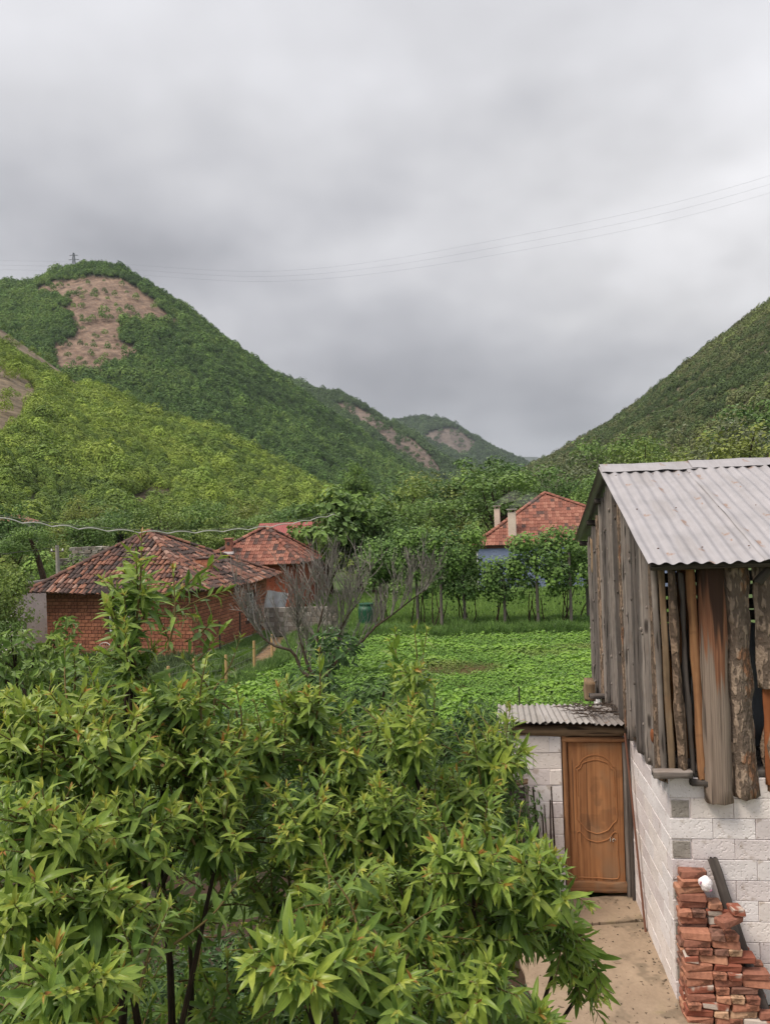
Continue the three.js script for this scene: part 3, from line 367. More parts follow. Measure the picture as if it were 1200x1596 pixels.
function hippedHouse({ name, label, pos, turn, C, Q, wallH, wallMat, roofMats, weights, tile, w, rowH, near, most, jit, seed, inset = 0.45, roofBase }) {
  const R = rng(seed), h = thing(name, label, 'house', pos, turn), cs = C.map(c => V(...c)), q = Array.isArray(Q[0]) ? Q.map(c => V(...c)) : V(...Q), mid = cs.reduce((a, c) => a.add(c), V(0, 0, 0)).multiplyScalar(0.25);
  const wg = []; for (let i = 0; i < 4; i++) { const a = cs[i].clone(), b = cs[(i + 1) % 4].clone(), da = mid.clone().sub(a).setY(0).normalize().multiplyScalar(inset * 1.4), db = mid.clone().sub(b).setY(0).normalize().multiplyScalar(inset * 1.4); a.add(da); b.add(db); const L = a.clone().setY(0).distanceTo(b.clone().setY(0)), g = uvBox(L, wallH, 0.2); g.rotateY(Math.atan2(-(b.z - a.z), b.x - a.x)); g.translate((a.x + b.x) / 2, wallH / 2, (a.z + b.z) / 2); wg.push(g); }
  part('wall', mergeGeometries(wg), wallMat, h);
  const roof = part('roof', hipDeck(cs, q), deckMat, h), list = [], q0 = Array.isArray(q) ? q[0] : q, q1 = Array.isArray(q) ? q[1] : q;
  [[0, 1, q0, q1], [1, 2, q1, q1], [2, 3, q1, q0], [3, 0, q0, q0]].forEach(([i, j, a, b]) => faceTiles(cs[i], cs[j], a === b ? a : [a, b], w, rowH, R, jit).forEach(m => { const e = m.elements, f = fbm(e[12] * 0.6 + i * 5, e[13] * 0.6, e[14] * 0.6, 3) * 2.2; list.push({ m, mat: pick(R, weights.map((k, q) => k * (q >= 3 ? (f > 0.1 ? 2.6 : 0.35) : 1))) }); }));
  layPieces(roof, 'roof_tile', 'roof_tiles', list, tile, roofMats, R, most, near ?? EYE);
  const hg = barrelTile(0.26, 0.42); [[0, q0], [1, q1], [2, q1], [3, q0]].forEach(([i, a]) => hipTiles(cs[i], a, 0.26, 0.42, R).forEach(m => { const e = part('hip_tile', hg, roofMats[pick(R, weights)], roof); e.applyMatrix4(m); })); if (q0 !== q1) hipTiles(q0, q1, 0.26, 0.42, R).forEach(m => { const e = part('ridge_tile', hg, roofMats[pick(R, weights)], roof); e.applyMatrix4(m); });
  return [h, roof];
}
// ---- the blue house among the vines ----
{
  const blue = std({ map: T.paintWhite, color: 0x8a9cbe }), [h, roof] = hippedHouse({ name: 'blue_house', label: 'blue-walled house with red tiled pyramid roof and smoking chimneys beyond the vines', pos: [5.1, 0, -45], turn: -10 * D2R, C: [[0, 2.72, 0], [11.6, 2.72, 0], [11.6, 2.72, -9], [0, 2.72, -9]], Q: [4.3, 5.68, -4.3], wallH: 2.72, wallMat: blue, roofMats: flatMats, weights: [5, 4, 3, 2, 1], tile: flatTile(0.23, 0.40), w: 0.225, rowH: 0.33, near: V(6, 6, -38), most: 300, jit: 0.02, seed: 91, inset: 0.22 });
  part('fascia', uvBox(11.4, 0.14, 0.03).translate(5.8, 2.63, -0.06), std({ color: 0x5a3c30 }), h); part('downpipe', bar(V(0.2, 0, -0.12), V(0.2, 2.6, -0.12), 0.045, 8), whiteFrame, h);
  const plaster = std({ map: T.paintWhite, color: 0xeee2d0 });
  const chim = (x, z, y0, y1, s) => { const c = part('chimney', chamferBox(s, y1 - y0, s, 0.02, 0.02, 4), plaster, roof, [x, (y0 + y1) / 2, z]); part('cap', chamferBox(s + 0.16, 0.07, s + 0.16, 0.015), M.cement[0], c, [0, (y1 - y0) / 2 + 0.17, 0]); for (const [a, b] of [[-1, -1], [1, -1], [1, 1], [-1, 1]]) part('post', uvBox(0.06, 0.13, 0.06), plaster, c, [a * (s / 2 - 0.05), (y1 - y0) / 2 + 0.065, b * (s / 2 - 0.05)]); return c; };
  const c1 = chim(2.25, -0.85, 2.9, 4.62, 0.46); part('flashing', uvBox(0.5, 0.1, 0.12), M.paint[0], c1, [-0.42, -0.66, 0.1]); part('flashing', uvBox(0.4, 0.1, 0.12), M.paint[0], c1, [0.4, -0.68, 0.1]);
  chim(1.25, -5.6, 3.4, 4.86, 0.36);
  const smoke = new THREE.MeshStandardMaterial({ color: 0xe4e6e8, roughness: 1, transparent: true, opacity: 0.022, depthWrite: false }), puff = (s) => { const g = new THREE.IcosahedronGeometry(0.3, 4), p = g.attributes.position; for (let i = 0; i < p.count; i++) { const k = 1 + 0.3 * fbm(p.getX(i) * 3 + s, p.getY(i) * 3, p.getZ(i) * 3, 3); p.setXYZ(i, p.getX(i) * k, p.getY(i) * k * 0.7, p.getZ(i) * k); } g.computeVertexNormals(); return g; };
  [['tall', 2.25, 4.95, -0.85], ['rear', 1.25, 5.2, -5.6]].forEach(([w, x, y, z]) => { const s = thing('chimney_smoke', `thin pale smoke drifting from the ${w} chimney of the blue house`, 'smoke', [5.1, 0, -45], -10 * D2R); s.userData.kind = 'stuff'; for (let k = 0; k < 7; k++) { const m = part('puff', puff(k * 3.1), smoke, s, [x + k * 0.2, y + k * 0.08, z]); m.scale.setScalar(0.6 + k * 0.17); } });
  windowUnit(h, 1.1, 1.2, [5.6, 1.5, -0.14], 0, whiteFrame, 2, 1, glassMat);
}
// ---- the second red-roofed house behind the brick house ----
{
  const [h, roof] = hippedHouse({ name: 'tiled_house', label: 'smaller house with flat-tiled red hip roof just behind the brick house', pos: [-9.7, 0, -38.2], turn: -6 * D2R, C: [[0, 2.5, 0], [5.6, 2.5, 0], [5.6, 2.5, -5.2], [0, 2.5, -5.2]], Q: [3.2, 4.28, -2.6], wallH: 2.5, wallMat: std({ map: T.clay, color: 0xa05a40 }), roofMats: flatMats.concat(tileMats[3]), weights: [3, 3, 3, 3, 2, 2], tile: flatTile(0.23, 0.36), w: 0.225, rowH: 0.28, near: V(-7, 5, -32), most: 300, jit: 0.03, seed: 92 });
  const c = part('chimney', chamferBox(0.32, 0.7, 0.32, 0.02, 0.02, 3), flatMats[0], roof, [1.75, 3.45, -0.75]); part('dark_opening_plate', uvBox(0.14, 0.16, 0.02), M.wire, c, [0, 0.14, 0.165]); part('flashing', uvBox(0.46, 0.12, 0.4), M.paint[0], c, [0, -0.33, 0.02]); part('cap', chamferBox(0.42, 0.07, 0.42, 0.015), flatMats[2], c, [0, 0.38, 0]);  // dark plate on the chimney face paints in the shade of its hole
}
// ---- corrugated sheets ----
function corrugated(w, L, pitch, amp, seed, rows = 4, wob = 0.006) {   // lies in x (across the waves) and z (along them)
  const n = Math.round(w / pitch * 8), pos = [], uv = [], idx = [], R = rng(seed), o = R() * 10; for (let j = 0; j <= rows; j++) for (let i = 0; i <= n; i++) { const x = i / n * w - w / 2, z = j / rows * L - L / 2; pos.push(x, Math.sin((x + w / 2) / pitch * 2 * Math.PI) * amp + wob * N3(x * 3 + o, z * 2, o), z + (j === 0 || j === rows ? 0.004 * N3(x * 9, o, 1) : 0)); uv.push(x + o, z + o); }
  for (let j = 0; j < rows; j++) for (let i = 0; i < n; i++) { const q = j * (n + 1) + i; idx.push(q, q + n + 1, q + 1, q + 1, q + n + 1, q + n + 2); }
  const g = new THREE.BufferGeometry(); g.setAttribute('position', new THREE.Float32BufferAttribute(pos, 3)); g.setAttribute('uv', new THREE.Float32BufferAttribute(uv, 2)); g.setIndex(idx); g.computeVertexNormals(); return g;
}
// ---- pink sheet-roofed house farther back ----
{
  const h = thing('pink_roofed_house', 'house with faded pink sheet roof peeping past the tiled roof', 'house', [-5.75, 0, -45.0], -4 * D2R), pink = std({ map: T.zinc, color: 0xe07a72, roughness: 0.6 });
  part('wall', mergeGeometries([uvBox(3.4, 3.1, 4.4).translate(0, 1.55, -1.5)]), std({ map: T.clay, color: 0xb08070 }), h);
  const roof = new THREE.Group(); roof.name = 'roof'; h.add(roof); for (let i = 0; i < 4; i++) for (const s of [1, -1]) { const m = part('roof_sheet', corrugated(0.98, 2.8, 0.12, 0.014, 30 + i, 2), pink, roof, [-1.46 + i * 0.96, 3.80 + (i % 2) * 0.004, -1.5 + s * 1.28]); m.rotation.x = s * 0.5; }
}
// ---- small far house, outbuilding, ruin and posts at the left ----
{
  const h = thing('far_cottage', 'tiny white cottage with orange roof among trees at the far left', 'house', [-44.0, 0.6, -92]); part('wall', uvBox(3.6, 4.6, 3).translate(0, 2.3, 0), M.paint[1], h); const r = part('roof', hipDeck([V(-2.2, 4.6, 1.9), V(2.2, 4.6, 1.9), V(2.2, 4.6, -1.9), V(-2.2, 4.6, -1.9)], V(0, 5.7, 0)), flatMats[0], h); part('door', uvBox(0.9, 2, 0.08), M.brownWood, h, [0.6, 1, 1.55]); part('window', uvBox(0.7, 0.8, 0.06), glassMat, h, [-0.8, 3.2, 1.52]);
  const o = thing('whitewashed_outbuilding', 'whitewashed outbuilding with grey slab roof behind the left corner of the brick house', 'outbuilding', [-15.0, 0, -30.9], -15 * D2R); part('wall', uvBox(2.4, 2.2, 3).translate(0, 1.1, 0), M.paint[2], o); const s = part('roof', chamferBox(2.9, 0.12, 3.5, 0.02, 0.05, 3), M.cement[0], o, [0, 2.36, 0]); s.rotation.z = 0.2;
  const Rr = rng(5), w = thing('stone_ruin', 'ruined stone and plank wall between trees beyond the brick house', 'ruin', [-24, 0.4, -62], 0.1); for (let r = 0; r < 9; r++) for (let c = 0; c < 9; c++) { if (r > 5 && (c < 2 || c > 7) || (c > 4 && c < 7 && r < 6)) continue; part('stone', chamferBox(0.5, 0.27, 0.4, 0.03, 0.08, r * 20 + c), M.cement[(r + c) % 2], w, [-2.2 + c * 0.52 + (r % 2) * 0.2, 0.15 + r * 0.28, (Rr() - 0.5) * 0.06]); }
  const pole = (x, z, y, lab) => { const p = thing('concrete_pole', lab, 'pole', [x, 0, z], 0.2, 'concrete line poles'); part('shaft', tube([V(0, 0, 0), V(0, y, 0)], [0.14, 0.10], 8), M.cement[0], p); part('crossarm', uvBox(0.7, 0.07, 0.07), M.greyWood[1], p, [0, y - 0.35, 0]); for (const k of [-1, 1]) part('insulator', new THREE.CylinderGeometry(0.03, 0.05, 0.12, 8), M.paint[0], p, [k * 0.3, y - 0.25, 0]); };
  pole(-23.2, -80, 5.55, 'concrete pole standing above the brick house ridge'); pole(-19.2, -45, 3.62, 'shorter concrete pole at the left end of the brick house roof');
  // laundry and yard wall right of the brick house
  const cl = new THREE.PlaneGeometry(0.9, 1.15, 14, 14), p = cl.attributes.position; for (let i = 0; i < p.count; i++) p.setZ(i, 0.06 * Math.sin(p.getX(i) * 12 + p.getY(i) * 2) + 0.03 * N3(p.getX(i) * 5, p.getY(i) * 5, 2)); cl.computeVertexNormals();
  const cloth = single('laundry_sheet', 'white sheet hung up beside the brick house window', 'sheet', cl, std({ color: 0xc8c8cc })); cloth.position.set(-4.75, 1.15, -32.4); cloth.rotation.set(0.1, 0.3, -0.25);
  const yw = thing('block_yard_wall', 'low grey block wall behind the bare tree', 'wall', [-3.55, 0, -31.2], -0.15); part('core', uvBox(3.0, 1.16, 0.16).translate(0, 0.58, -0.02), M.cement[1], yw); for (let r = 0; r < 6; r++) for (let c = 0; c < 7; c++) part('block', chamferBox(0.39, 0.185, 0.2, 0.008, 0.006, r + c), M.cement[(r * 3 + c) % 2], yw, [-1.2 + c * 0.4 + (r % 2) * 0.2 - 0.1, 0.1 + r * 0.195, 0]);
  const bn = thing('green_barrel', 'dark green plastic barrel standing behind the bare tree', 'barrel', [-0.9, 0, -31.6]); part('body', new THREE.LatheGeometry([[0, 0], [0.28, 0], [0.3, 0.08], [0.34, 0.3], [0.34, 0.9], [0.3, 1.1], [0, 1.12]].map(a => new THREE.Vector2(...a)), 18), std({ color: 0x164a32, roughness: 0.5 }), bn); part('lid', new THREE.CylinderGeometry(0.31, 0.31, 0.06, 18), std({ color: 0x1a4a32 }), bn, [0, 1.15, 0]);
}

// ================= BARN, OUTHOUSE, YARD =================
const BP = [2.685, 0, -7.55], BT = -6.5 * D2R;
// a sawn slab or half-log: y up from 0 to h, face towards +z
function slab(h, w, t, seed, { wave = 0.02, knots = 4, round = 0.6, taper = 0, tip = 0.03, bend = 0, nubs = 0 } = {}) {
  const R = rng(seed), nu = 5, nv = Math.max(6, Math.round(h / 0.13)), pos = [], uv = [], idx = [], o = R() * 20, kn = Array.from({ length: knots }, () => [(R() - 0.5) * w * 0.7, R() * h, 0.02 + R() * 0.02, 0.008 + R() * 0.012]);
  const ring = []; for (let i = 0; i <= nu; i++) ring.push([i / nu - 0.5, 1]); for (let i = nu; i >= 0; i--) ring.push([i / nu - 0.5, 0]); const n = ring.length;
  for (let j = 0; j <= nv; j++) { const v = j / nv, el = wave * fbm(v * h * 2.2, o, 0, 3) * 2, er = wave * fbm(v * h * 2.2, o + 5, 3, 3) * 2, ww = w * (1 - taper * v), bx = bend * Math.sin(v * Math.PI) + 0.01 * N3(v * 2, o, 1);
    ring.forEach(([s, f], k) => { let x = s * ww + (s < 0 ? el * -s * 2 : er * s * 2) + bx, y = v * h + (j === 0 || j === nv ? tip * N3(s * 4, o, j) : 0), z = f ? t * (1 - round * 4 * s * s) + 0.008 * N3(x * 22, y * 6, o) : 0; if (f) for (const [kx, ky, kr, kh] of kn) z += kh * Math.exp(-((x - kx) ** 2 + (y - ky) ** 2) / (kr * kr)); pos.push(x, y, z); uv.push(x + o + (f ? 0 : 0.5), y + o); }); }
  for (let j = 0; j < nv; j++) for (let k = 0; k < n; k++) { const q = j * n + k, q2 = j * n + (k + 1) % n; idx.push(q, q2, q + n, q2, q2 + n, q + n); }
  for (const [j, s] of [[0, 1], [nv, -1]]) for (let k = 1; k < n - 1; k++) { const b = j * n; s > 0 ? idx.push(b, b + k + 1, b + k) : idx.push(b, b + k, b + k + 1); }
  const g = new THREE.BufferGeometry(); g.setAttribute('position', new THREE.Float32BufferAttribute(pos, 3)); g.setAttribute('uv', new THREE.Float32BufferAttribute(uv, 2)); g.setIndex(idx); g.computeVertexNormals(); if (!nubs) return g;
  const gs = [g]; for (let k = 0; k < nubs; k++) { const sd = R() < 0.7 ? (R() < 0.5 ? -0.36 : 0.36) : (R() - 0.5) * 0.5, n = new THREE.IcosahedronGeometry(0.009 + R() * 0.010, 1).scale(1, 1.4, 0.9); n.translate(sd * w, (k + R()) / nubs * h, t * (1 - round * 4 * sd * sd) + 0.006); n.setAttribute('uv', new THREE.BufferAttribute(new Float32Array(n.attributes.position.count * 2).fill(0.37), 2)); gs.push(n); } return mergeGeometries(gs);
}
function unitUV(g, h) { const p = g.attributes.position, u = g.attributes.uv; for (let i = 0; i < p.count; i++) u.setXY(i, 0.5 + p.getX(i) * 1.9, clamp(p.getY(i) / h, 0.002, 0.998)); return g; }
function put(name, geo, mat, parent, pos, rot = [0, 0, 0], label) { const m = part(name, geo, mat, parent, pos, label); m.rotation.set(...rot); return m; }
const barn = thing('timber_barn', 'weathered plank barn with corrugated metal roof on white block walls', 'barn', BP, BT);
const roofY = (z) => 5.36 - 0.39 * Math.abs(z + 2.3);
{
  const R = rng(33), HB = 2.2, bl = 0.4, bhh = 0.2, mo = 0.007, cell = bl;
  // block base
  const base = part('block_base', mergeGeometries([uvBox(0.17, HB - 0.01, 4.7).translate(0.1, HB / 2, -2.36), uvBox(4.0, HB - 0.01, 0.17).translate(2.02, HB / 2, -0.1), uvBox(0.17, HB, 4.5).translate(4.1, HB / 2, -2.4), uvBox(4.1, HB, 0.17).translate(2.05, HB / 2, -4.7)]), std({ map: T.paintWhite, color: 0xf4f0ee, bumpMap: T.blockBump, bumpScale: 0.01 }), barn);
  const full = [1, 2, 3, 4].map(s => chamferBox(bl - mo, bhh - mo, 0.19, 0.0025, 0.005, 300 + s)), half = [1, 2].map(s => chamferBox(bl / 2 - mo, bhh - mo, 0.19, 0.003, 0.005, 310 + s));
  for (let r = 0; r < 11; r++) {
    const y = r * bhh + bhh / 2, even = r % 2 === 0;
    // side wall, running back from the corner
    const z0 = even ? -0.2 : 0; for (let z = z0; z > -4.6; z -= bl) { const fst = !even && z === 0; const m = put('block', full[Math.floor(R() * 4)], M.paint[Math.floor(R() * 3)], base, [0.096 + (R() - 0.5) * 0.004, y, z - bl / 2 - (fst ? 0.008 : 0)], [0, Math.PI / 2 + (R() - 0.5) * 0.008, (R() - 0.5) * 0.006]); if (fst && r < 10) put('bare_block_end', chamferBox(0.165, 0.165, 0.014, 0.004, 0.004, 20 + r), M.cement[0], base, [0.1, y - 0.004, -0.004]); }
    // front wall
    for (let x = even ? 0 : 0.2; x < 4; x += bl) put('block', full[Math.floor(R() * 4)], M.paint[Math.floor(R() * 3)], base, [x + bl / 2, y, -0.096 + (R() - 0.5) * 0.004], [0, (R() - 0.5) * 0.008, (R() - 0.5) * 0.006]);
  }
  // timber sills on the wall top
  put('sill_beam', slab(4.5, 0.22, 0.09, 41, { round: 0.1, wave: 0.012, knots: 2 }), M.paleWood, barn, [0.11, 2.2, -4.55], [Math.PI / 2, 0, 0]);
  put('sill_beam', slab(3.9, 0.16, 0.07, 42, { round: 0.1, wave: 0.012, knots: 3 }), M.greyWood[0], barn, [0.22, 2.21, -0.1], [-Math.PI / 2, 0, -Math.PI / 2]);
  put('timber_offcut', slab(0.36, 0.13, 0.07, 43, { round: 0.2, wave: 0.02, knots: 1 }), M.greyWood[2], barn, [-0.16, 2.23, 0.05], [-Math.PI / 2, 0, -Math.PI / 2]); put('timber_offcut', slab(0.5, 0.1, 0.08, 44, { round: 0.2 }), M.greyWood[1], barn, [0.05, 2.26, -0.28], [-Math.PI / 2, 0, -2.3]); put('timber_offcut', slab(0.34, 0.08, 0.05, 45, { round: 0.1 }), M.greyWood[3], barn, [0.2, 2.14, 0.03], [-Math.PI / 2, 0, -Math.PI / 2]);
  put('timber_offcut', slab(0.42, 0.14, 0.05, 46, { round: 0.1 }), M.greyWood[3], barn, [-0.26, 2.16, -3.4], [-Math.PI / 2, 0, -Math.PI / 2]); put('timber_offcut', slab(0.3, 0.24, 0.14, 47, { round: 0.1 }), M.paleWood, barn, [-0.12, 2.0, -3.9], [0, -Math.PI / 2, 0]);
  // gable planks
  let z = -4.62; let k = 0; while (z < -0.04) { const w = 0.17 + R() * 0.11, zz = z + w / 2, top = roofY(zz) - 0.07 - R() * 0.10 - (zz < -3.9 ? 0.06 : 0), bot = 2.22 - R() * 0.16 - (zz < -3.2 ? 0.16 : 0); if (zz > -0.1) break; const bark = k % 7 === 5; put('wall_plank', slab(top - bot, w * 1.02, 0.035 + R() * 0.035, 500 + k, { wave: 0.018, knots: 7, nubs: bark ? 0 : 7, round: bark ? 1.2 : 0.95, taper: (R() - 0.4) * 0.12 }), bark ? M.bark[1] : M.greyWood[Math.floor(R() * 4)], barn, [-0.01 - (k % 2) * 0.018, bot, zz], [0, -Math.PI / 2, (R() - 0.5) * 0.012]); z += w * (0.96 + R() * 0.1); k++; }
  put('wall_plank', slab(0.5, 0.16, 0.03, 540), M.paleWood, barn, [-0.06, 3.9, -3.95], [0, -Math.PI / 2, 0]); put('plank_knot', new THREE.SphereGeometry(0.06, 10, 8).scale(0.4, 1.2, 0.9), M.redWood, barn, [-0.055, 2.5, -0.38]);
  // short boards behind the gable top
  for (let i = 0; i < 4; i++) put('gable_board', slab(0.42 + 0.12 * i, 0.16, 0.02, 560 + i), M.greyWood[(i + 1) % 4], barn, [0.03, roofY(-2.3 + (i - 1.5) * 0.3) - 0.5 - 0.12 * i, -2.3 + (i - 1.5) * 0.3], [0, -Math.PI / 2, 0]);
  // front slabs: [x, width, thickness, bottom, top, material, options, lean]
  const F = [[-0.035, 0.055, 0.03, 2.26, 4.36, M.greyWood[2], { round: 0.3, wave: 0.006 }, 0.016], [0.03, 0.06, 0.03, 2.27, 4.33, M.paleWood, { round: 0.2, wave: 0.006 }, 0.02], [0.13, 0.085, 0.06, 2.28, 4.30, M.bark[1], { round: 1.2, wave: 0.02 }, 0.022], [0.235, 0.05, 0.03, 2.25, 4.2, M.greyWood[3], { round: 0.5, wave: 0.02 }, 0.03], [0.315, 0.085, 0.05, 2.2, 4.32, M.brownWood, { round: 0.4, wave: 0.012 }, 0.024], [0.46, 0.25, 0.13, 1.98, 4.36, M.post, { round: 0.35, wave: 0.018, knots: 3 }, 0.006], [0.585, 0.05, 0.05, 2.1, 4.34, M.bark[0], { round: 1.4, wave: 0.02 }, 0.006], [0.715, 0.25, 0.085, 2.02, 4.36, M.bark[0], { round: 1.1, wave: 0.045, knots: 6, bend: -0.02 }, 0.012], [0.985, 0.25, 0.08, 3.08, 4.36, M.bark[0], { round: 1.1, wave: 0.04, knots: 4 }, 0.01], [1.02, 0.24, 0.08, 2.08, 2.74, M.bark[1], { round: 1.1, wave: 0.05, knots: 3 }, 0], [0.99, 0.17, 0.03, 2.14, 3.2, M.redWood, { round: 0.5, wave: 0.012 }, 0.004], [1.22, 0.17, 0.05, 2.1, 4.36, M.redWood, { round: 0.4, wave: 0.02 }, 0]];
  F.forEach(([x, w, t, b, tp, mat, o, lean], i) => put(i === 5 ? 'post' : 'front_slab', i === 5 ? unitUV(slab(tp - b, w, t, 600 + i, o), tp - b) : slab(tp - b, w, t, 600 + i, o), mat, barn, [x, b, i === 5 ? -0.02 : -0.02 + (i % 3) * 0.02], [0, 0, lean]));
  for (let i = 0; i < 11; i++) put('front_slab', slab(2.1 + R() * 0.1, 0.16 + R() * 0.06, 0.05, 640 + i, { round: 0.9, wave: 0.03 }), i % 3 ? M.bark[i % 2] : M.greyWood[i % 4], barn, [1.4 + i * 0.235, 2.1 + R() * 0.1, -0.01], [0, 0, (R() - 0.5) * 0.03]);
  put('post', slab(2.15, 0.12, 0.1, 660, { round: 0.2, wave: 0.008 }), M.brownWood, barn, [0.22, 2.2, -0.32], [0, 0, -0.03]); put('brace', slab(0.9, 0.09, 0.06, 661, { round: 0.3 }), M.greyWood[3], barn, [0.18, 2.85, -0.2], [0, 0, -0.18]); put('brace', slab(0.55, 0.08, 0.05, 662, { round: 0.3 }), M.greyWood[3], barn, [0.86, 4.1, 0.06], [0, 0, -0.7]);
  put('wall_plate', slab(4.0, 0.14, 0.12, 663, { round: 0.3 }), M.greyWood[3], barn, [0.05, 4.30, -0.08], [-Math.PI / 2, 0, -Math.PI / 2]);
  // roof poles and purlins
  const pole = (y, zz, r) => put('purlin', tube([V(-0.14, y, zz), V(1.4, y + 0.015, zz + 0.01), V(4.1, y, zz)], [r, r * 1.1, r], 8), M.greyWood[3], barn, [0, 0, 0]);
  for (const zz of [0.18, -0.7, -1.5, -2.3, -3.1, -3.9, -4.78]) pole(roofY(zz) - 0.105, zz, 0.04); for (const x of [0.12, 1.4, 2.7, 3.9]) for (const s of [1, -1]) put('rafter', tube([V(x, roofY(-2.3) - 0.14, -2.3), V(x, roofY(-2.3 + s * 2.45) - 0.13, -2.3 + s * 2.45)], [0.05, 0.05], 7), M.greyWood[1], barn, [0, 0, 0]);
  // roof sheets, front and back slope
  const roof = new THREE.Group(); roof.name = 'roof'; barn.add(roof); const ang = Math.atan(0.39), L = 2.86;
  let x = -0.17; [1.03, 0.88, 0.9, 0.9, 0.9].forEach((w, i) => { for (const s of [1, -1]) { const m = put('roof_sheet', corrugated(w + 0.06, L + (i % 2) * 0.03, 0.128, 0.013, 700 + i * 2 + s, 10, 0.022), M.zinc, roof, [x + w / 2, roofY(-2.3) - 0.39 * L * 0.5 * Math.cos(ang) + 0.005 + (i % 2) * 0.018, -2.3 + s * (L * 0.5 * Math.cos(ang))], [s * ang, s * (i === 0 ? -0.004 : 0.006) * (i % 3), 0]); } x += w; });
  // crumpled ridge cap in overlapping lengths
  const cap = (x0, x1, seed) => { const nx = 26, pr = [[-0.20, -0.075], [-0.10, -0.02], [0, 0.025], [0.10, -0.02], [0.22, -0.08]], pos = [], uv = [], idx = []; for (let i = 0; i <= nx; i++) pr.forEach(([zz, yy], k) => { const xx = lerp(x0, x1, i / nx), e = (k === 0 || k === 4) ? 1 : 0.4; pos.push(xx, yy + 0.022 * e * fbm(xx * 5, seed, k * 0.7, 3) + 0.01 * N3(xx * 2, seed, 0), zz * (1 + 0.12 * e * N3(xx * 3, seed, k))); uv.push(xx + seed, zz); }); for (let i = 0; i < nx; i++) for (let k = 0; k < 4; k++) { const q = i * 5 + k; idx.push(q, q + 1, q + 5, q + 1, q + 6, q + 5); } const g = new THREE.BufferGeometry(); g.setAttribute('position', new THREE.Float32BufferAttribute(pos, 3)); g.setAttribute('uv', new THREE.Float32BufferAttribute(uv, 2)); g.setIndex(idx); g.computeVertexNormals(); return g; };
  put('ridge_cap', cap(-0.19, 0.95, 3), M.zinc, roof, [0, 5.385, -2.3]); put('ridge_cap', cap(0.9, 2.5, 7), M.zinc, roof, [0, 5.395, -2.3]); put('ridge_cap', cap(2.45, 4.3, 9), M.zinc, roof, [0, 5.388, -2.3]);
  const nail = new THREE.SphereGeometry(0.011, 6, 4).scale(1, 0.5, 1), rust = std({ color: 0x5a3a28 }); for (let i = 0; i < 26; i++) { const xx = -0.05 + (i % 9) * 0.42 + R() * 0.05, t = [0.35, 1.5, 2.55][Math.floor(i / 9)]; put('nail', nail, rust, roof, [xx, roofY(-2.3) - t * 0.39 * 0.93 + 0.02, -2.3 + t * 0.93 * 1.0]); }
  // floor, far wall of loose horizontal slats, right end wall
  for (let i = 0; i < 12; i++) put('floor_board', slab(4.4, 0.33, 0.04, 800 + i, { round: 0 }), M.greyWood[i % 4], barn, [0.4 + i * 0.335, 2.2, -0.12], [-Math.PI / 2, 0, 0]);
  for (let i = 0; i < 11; i++) put('back_slat', slab(4.0, 0.155, 0.03, 820 + i, { round: 0.2, wave: 0.012 }), M.greyWood[i % 4], barn, [0.05, 2.32 + i * 0.2, -4.55], [0, 0, -Math.PI / 2 + (R() - 0.5) * 0.01]);
  for (let i = 0; i < 5; i++) put('back_post', slab(2.25, 0.1, 0.09, 840 + i), M.greyWood[3], barn, [0.3 + i * 0.9, 2.2, -4.5]);
  for (let i = 0; i < 20; i++) put('end_plank', slab(2.15 + 0.3 * (1 - Math.abs(i - 10) / 10), 0.24, 0.04, 860 + i), M.greyWood[i % 4], barn, [4.12, 2.2, -0.12 - i * 0.23], [0, Math.PI / 2, 0]);
}
// things kept inside the barn, seen between the slabs
function inBarn(name, label, cat, geo, mat, p, rot, extra) { const m = single(name, label, cat, geo, mat), g = new THREE.Object3D(); g.position.set(...BP); g.rotation.y = BT; g.updateMatrix(); m.position.set(...p); m.rotation.set(...rot); m.updateMatrix(); m.matrix.premultiply(g.matrix); m.matrix.decompose(m.position, m.quaternion, m.scale); return m; }
inBarn('ochre_board', 'ochre yellow board leaning inside the barn behind the front slabs', 'board', slab(1.15, 0.5, 0.03, 900, { round: 0, knots: 0, wave: 0.004 }), std({ map: T.greyWood, color: 0xf0a848 }), [0.36, 2.25, -0.75], [-0.2, 0.5, 0.05]);
inBarn('blue_sack', 'blue-grey sack lying on top of the ochre board in the barn', 'sack', (() => { const g = new THREE.SphereGeometry(0.22, 20, 14).scale(1.2, 0.7, 1), p = g.attributes.position; for (let i = 0; i < p.count; i++) { const k = 1 + 0.3 * fbm(p.getX(i) * 7, p.getY(i) * 7, p.getZ(i) * 7, 3); p.setXYZ(i, p.getX(i) * k, p.getY(i) * k, p.getZ(i) * k); } g.computeVertexNormals(); return g; })(), std({ color: 0x5c6a78 }), [0.35, 3.42, -0.95], [0, 0, 0]);
inBarn('crumpled_tarpaulin', 'crumpled dark grey tarpaulin heaped inside the barn behind the bark slabs', 'tarpaulin', (() => { const g = new THREE.SphereGeometry(0.55, 36, 24).scale(1.5, 1.25, 0.8), p = g.attributes.position; for (let i = 0; i < p.count; i++) { const f = fbm(p.getX(i) * 2.6, p.getY(i) * 2.6, p.getZ(i) * 2.6, 4), k = 1 + 0.35 * f + 0.1 * Math.abs(fbm(p.getX(i) * 7, p.getY(i) * 7, 3, 2)); p.setXYZ(i, p.getX(i) * k, p.getY(i) * k, p.getZ(i) * k); } g.computeVertexNormals(); return g; })(), std({ color: 0x8c9098, roughness: 0.5 }), [1.15, 2.8, -1.1], [0, 0.3, 0]);

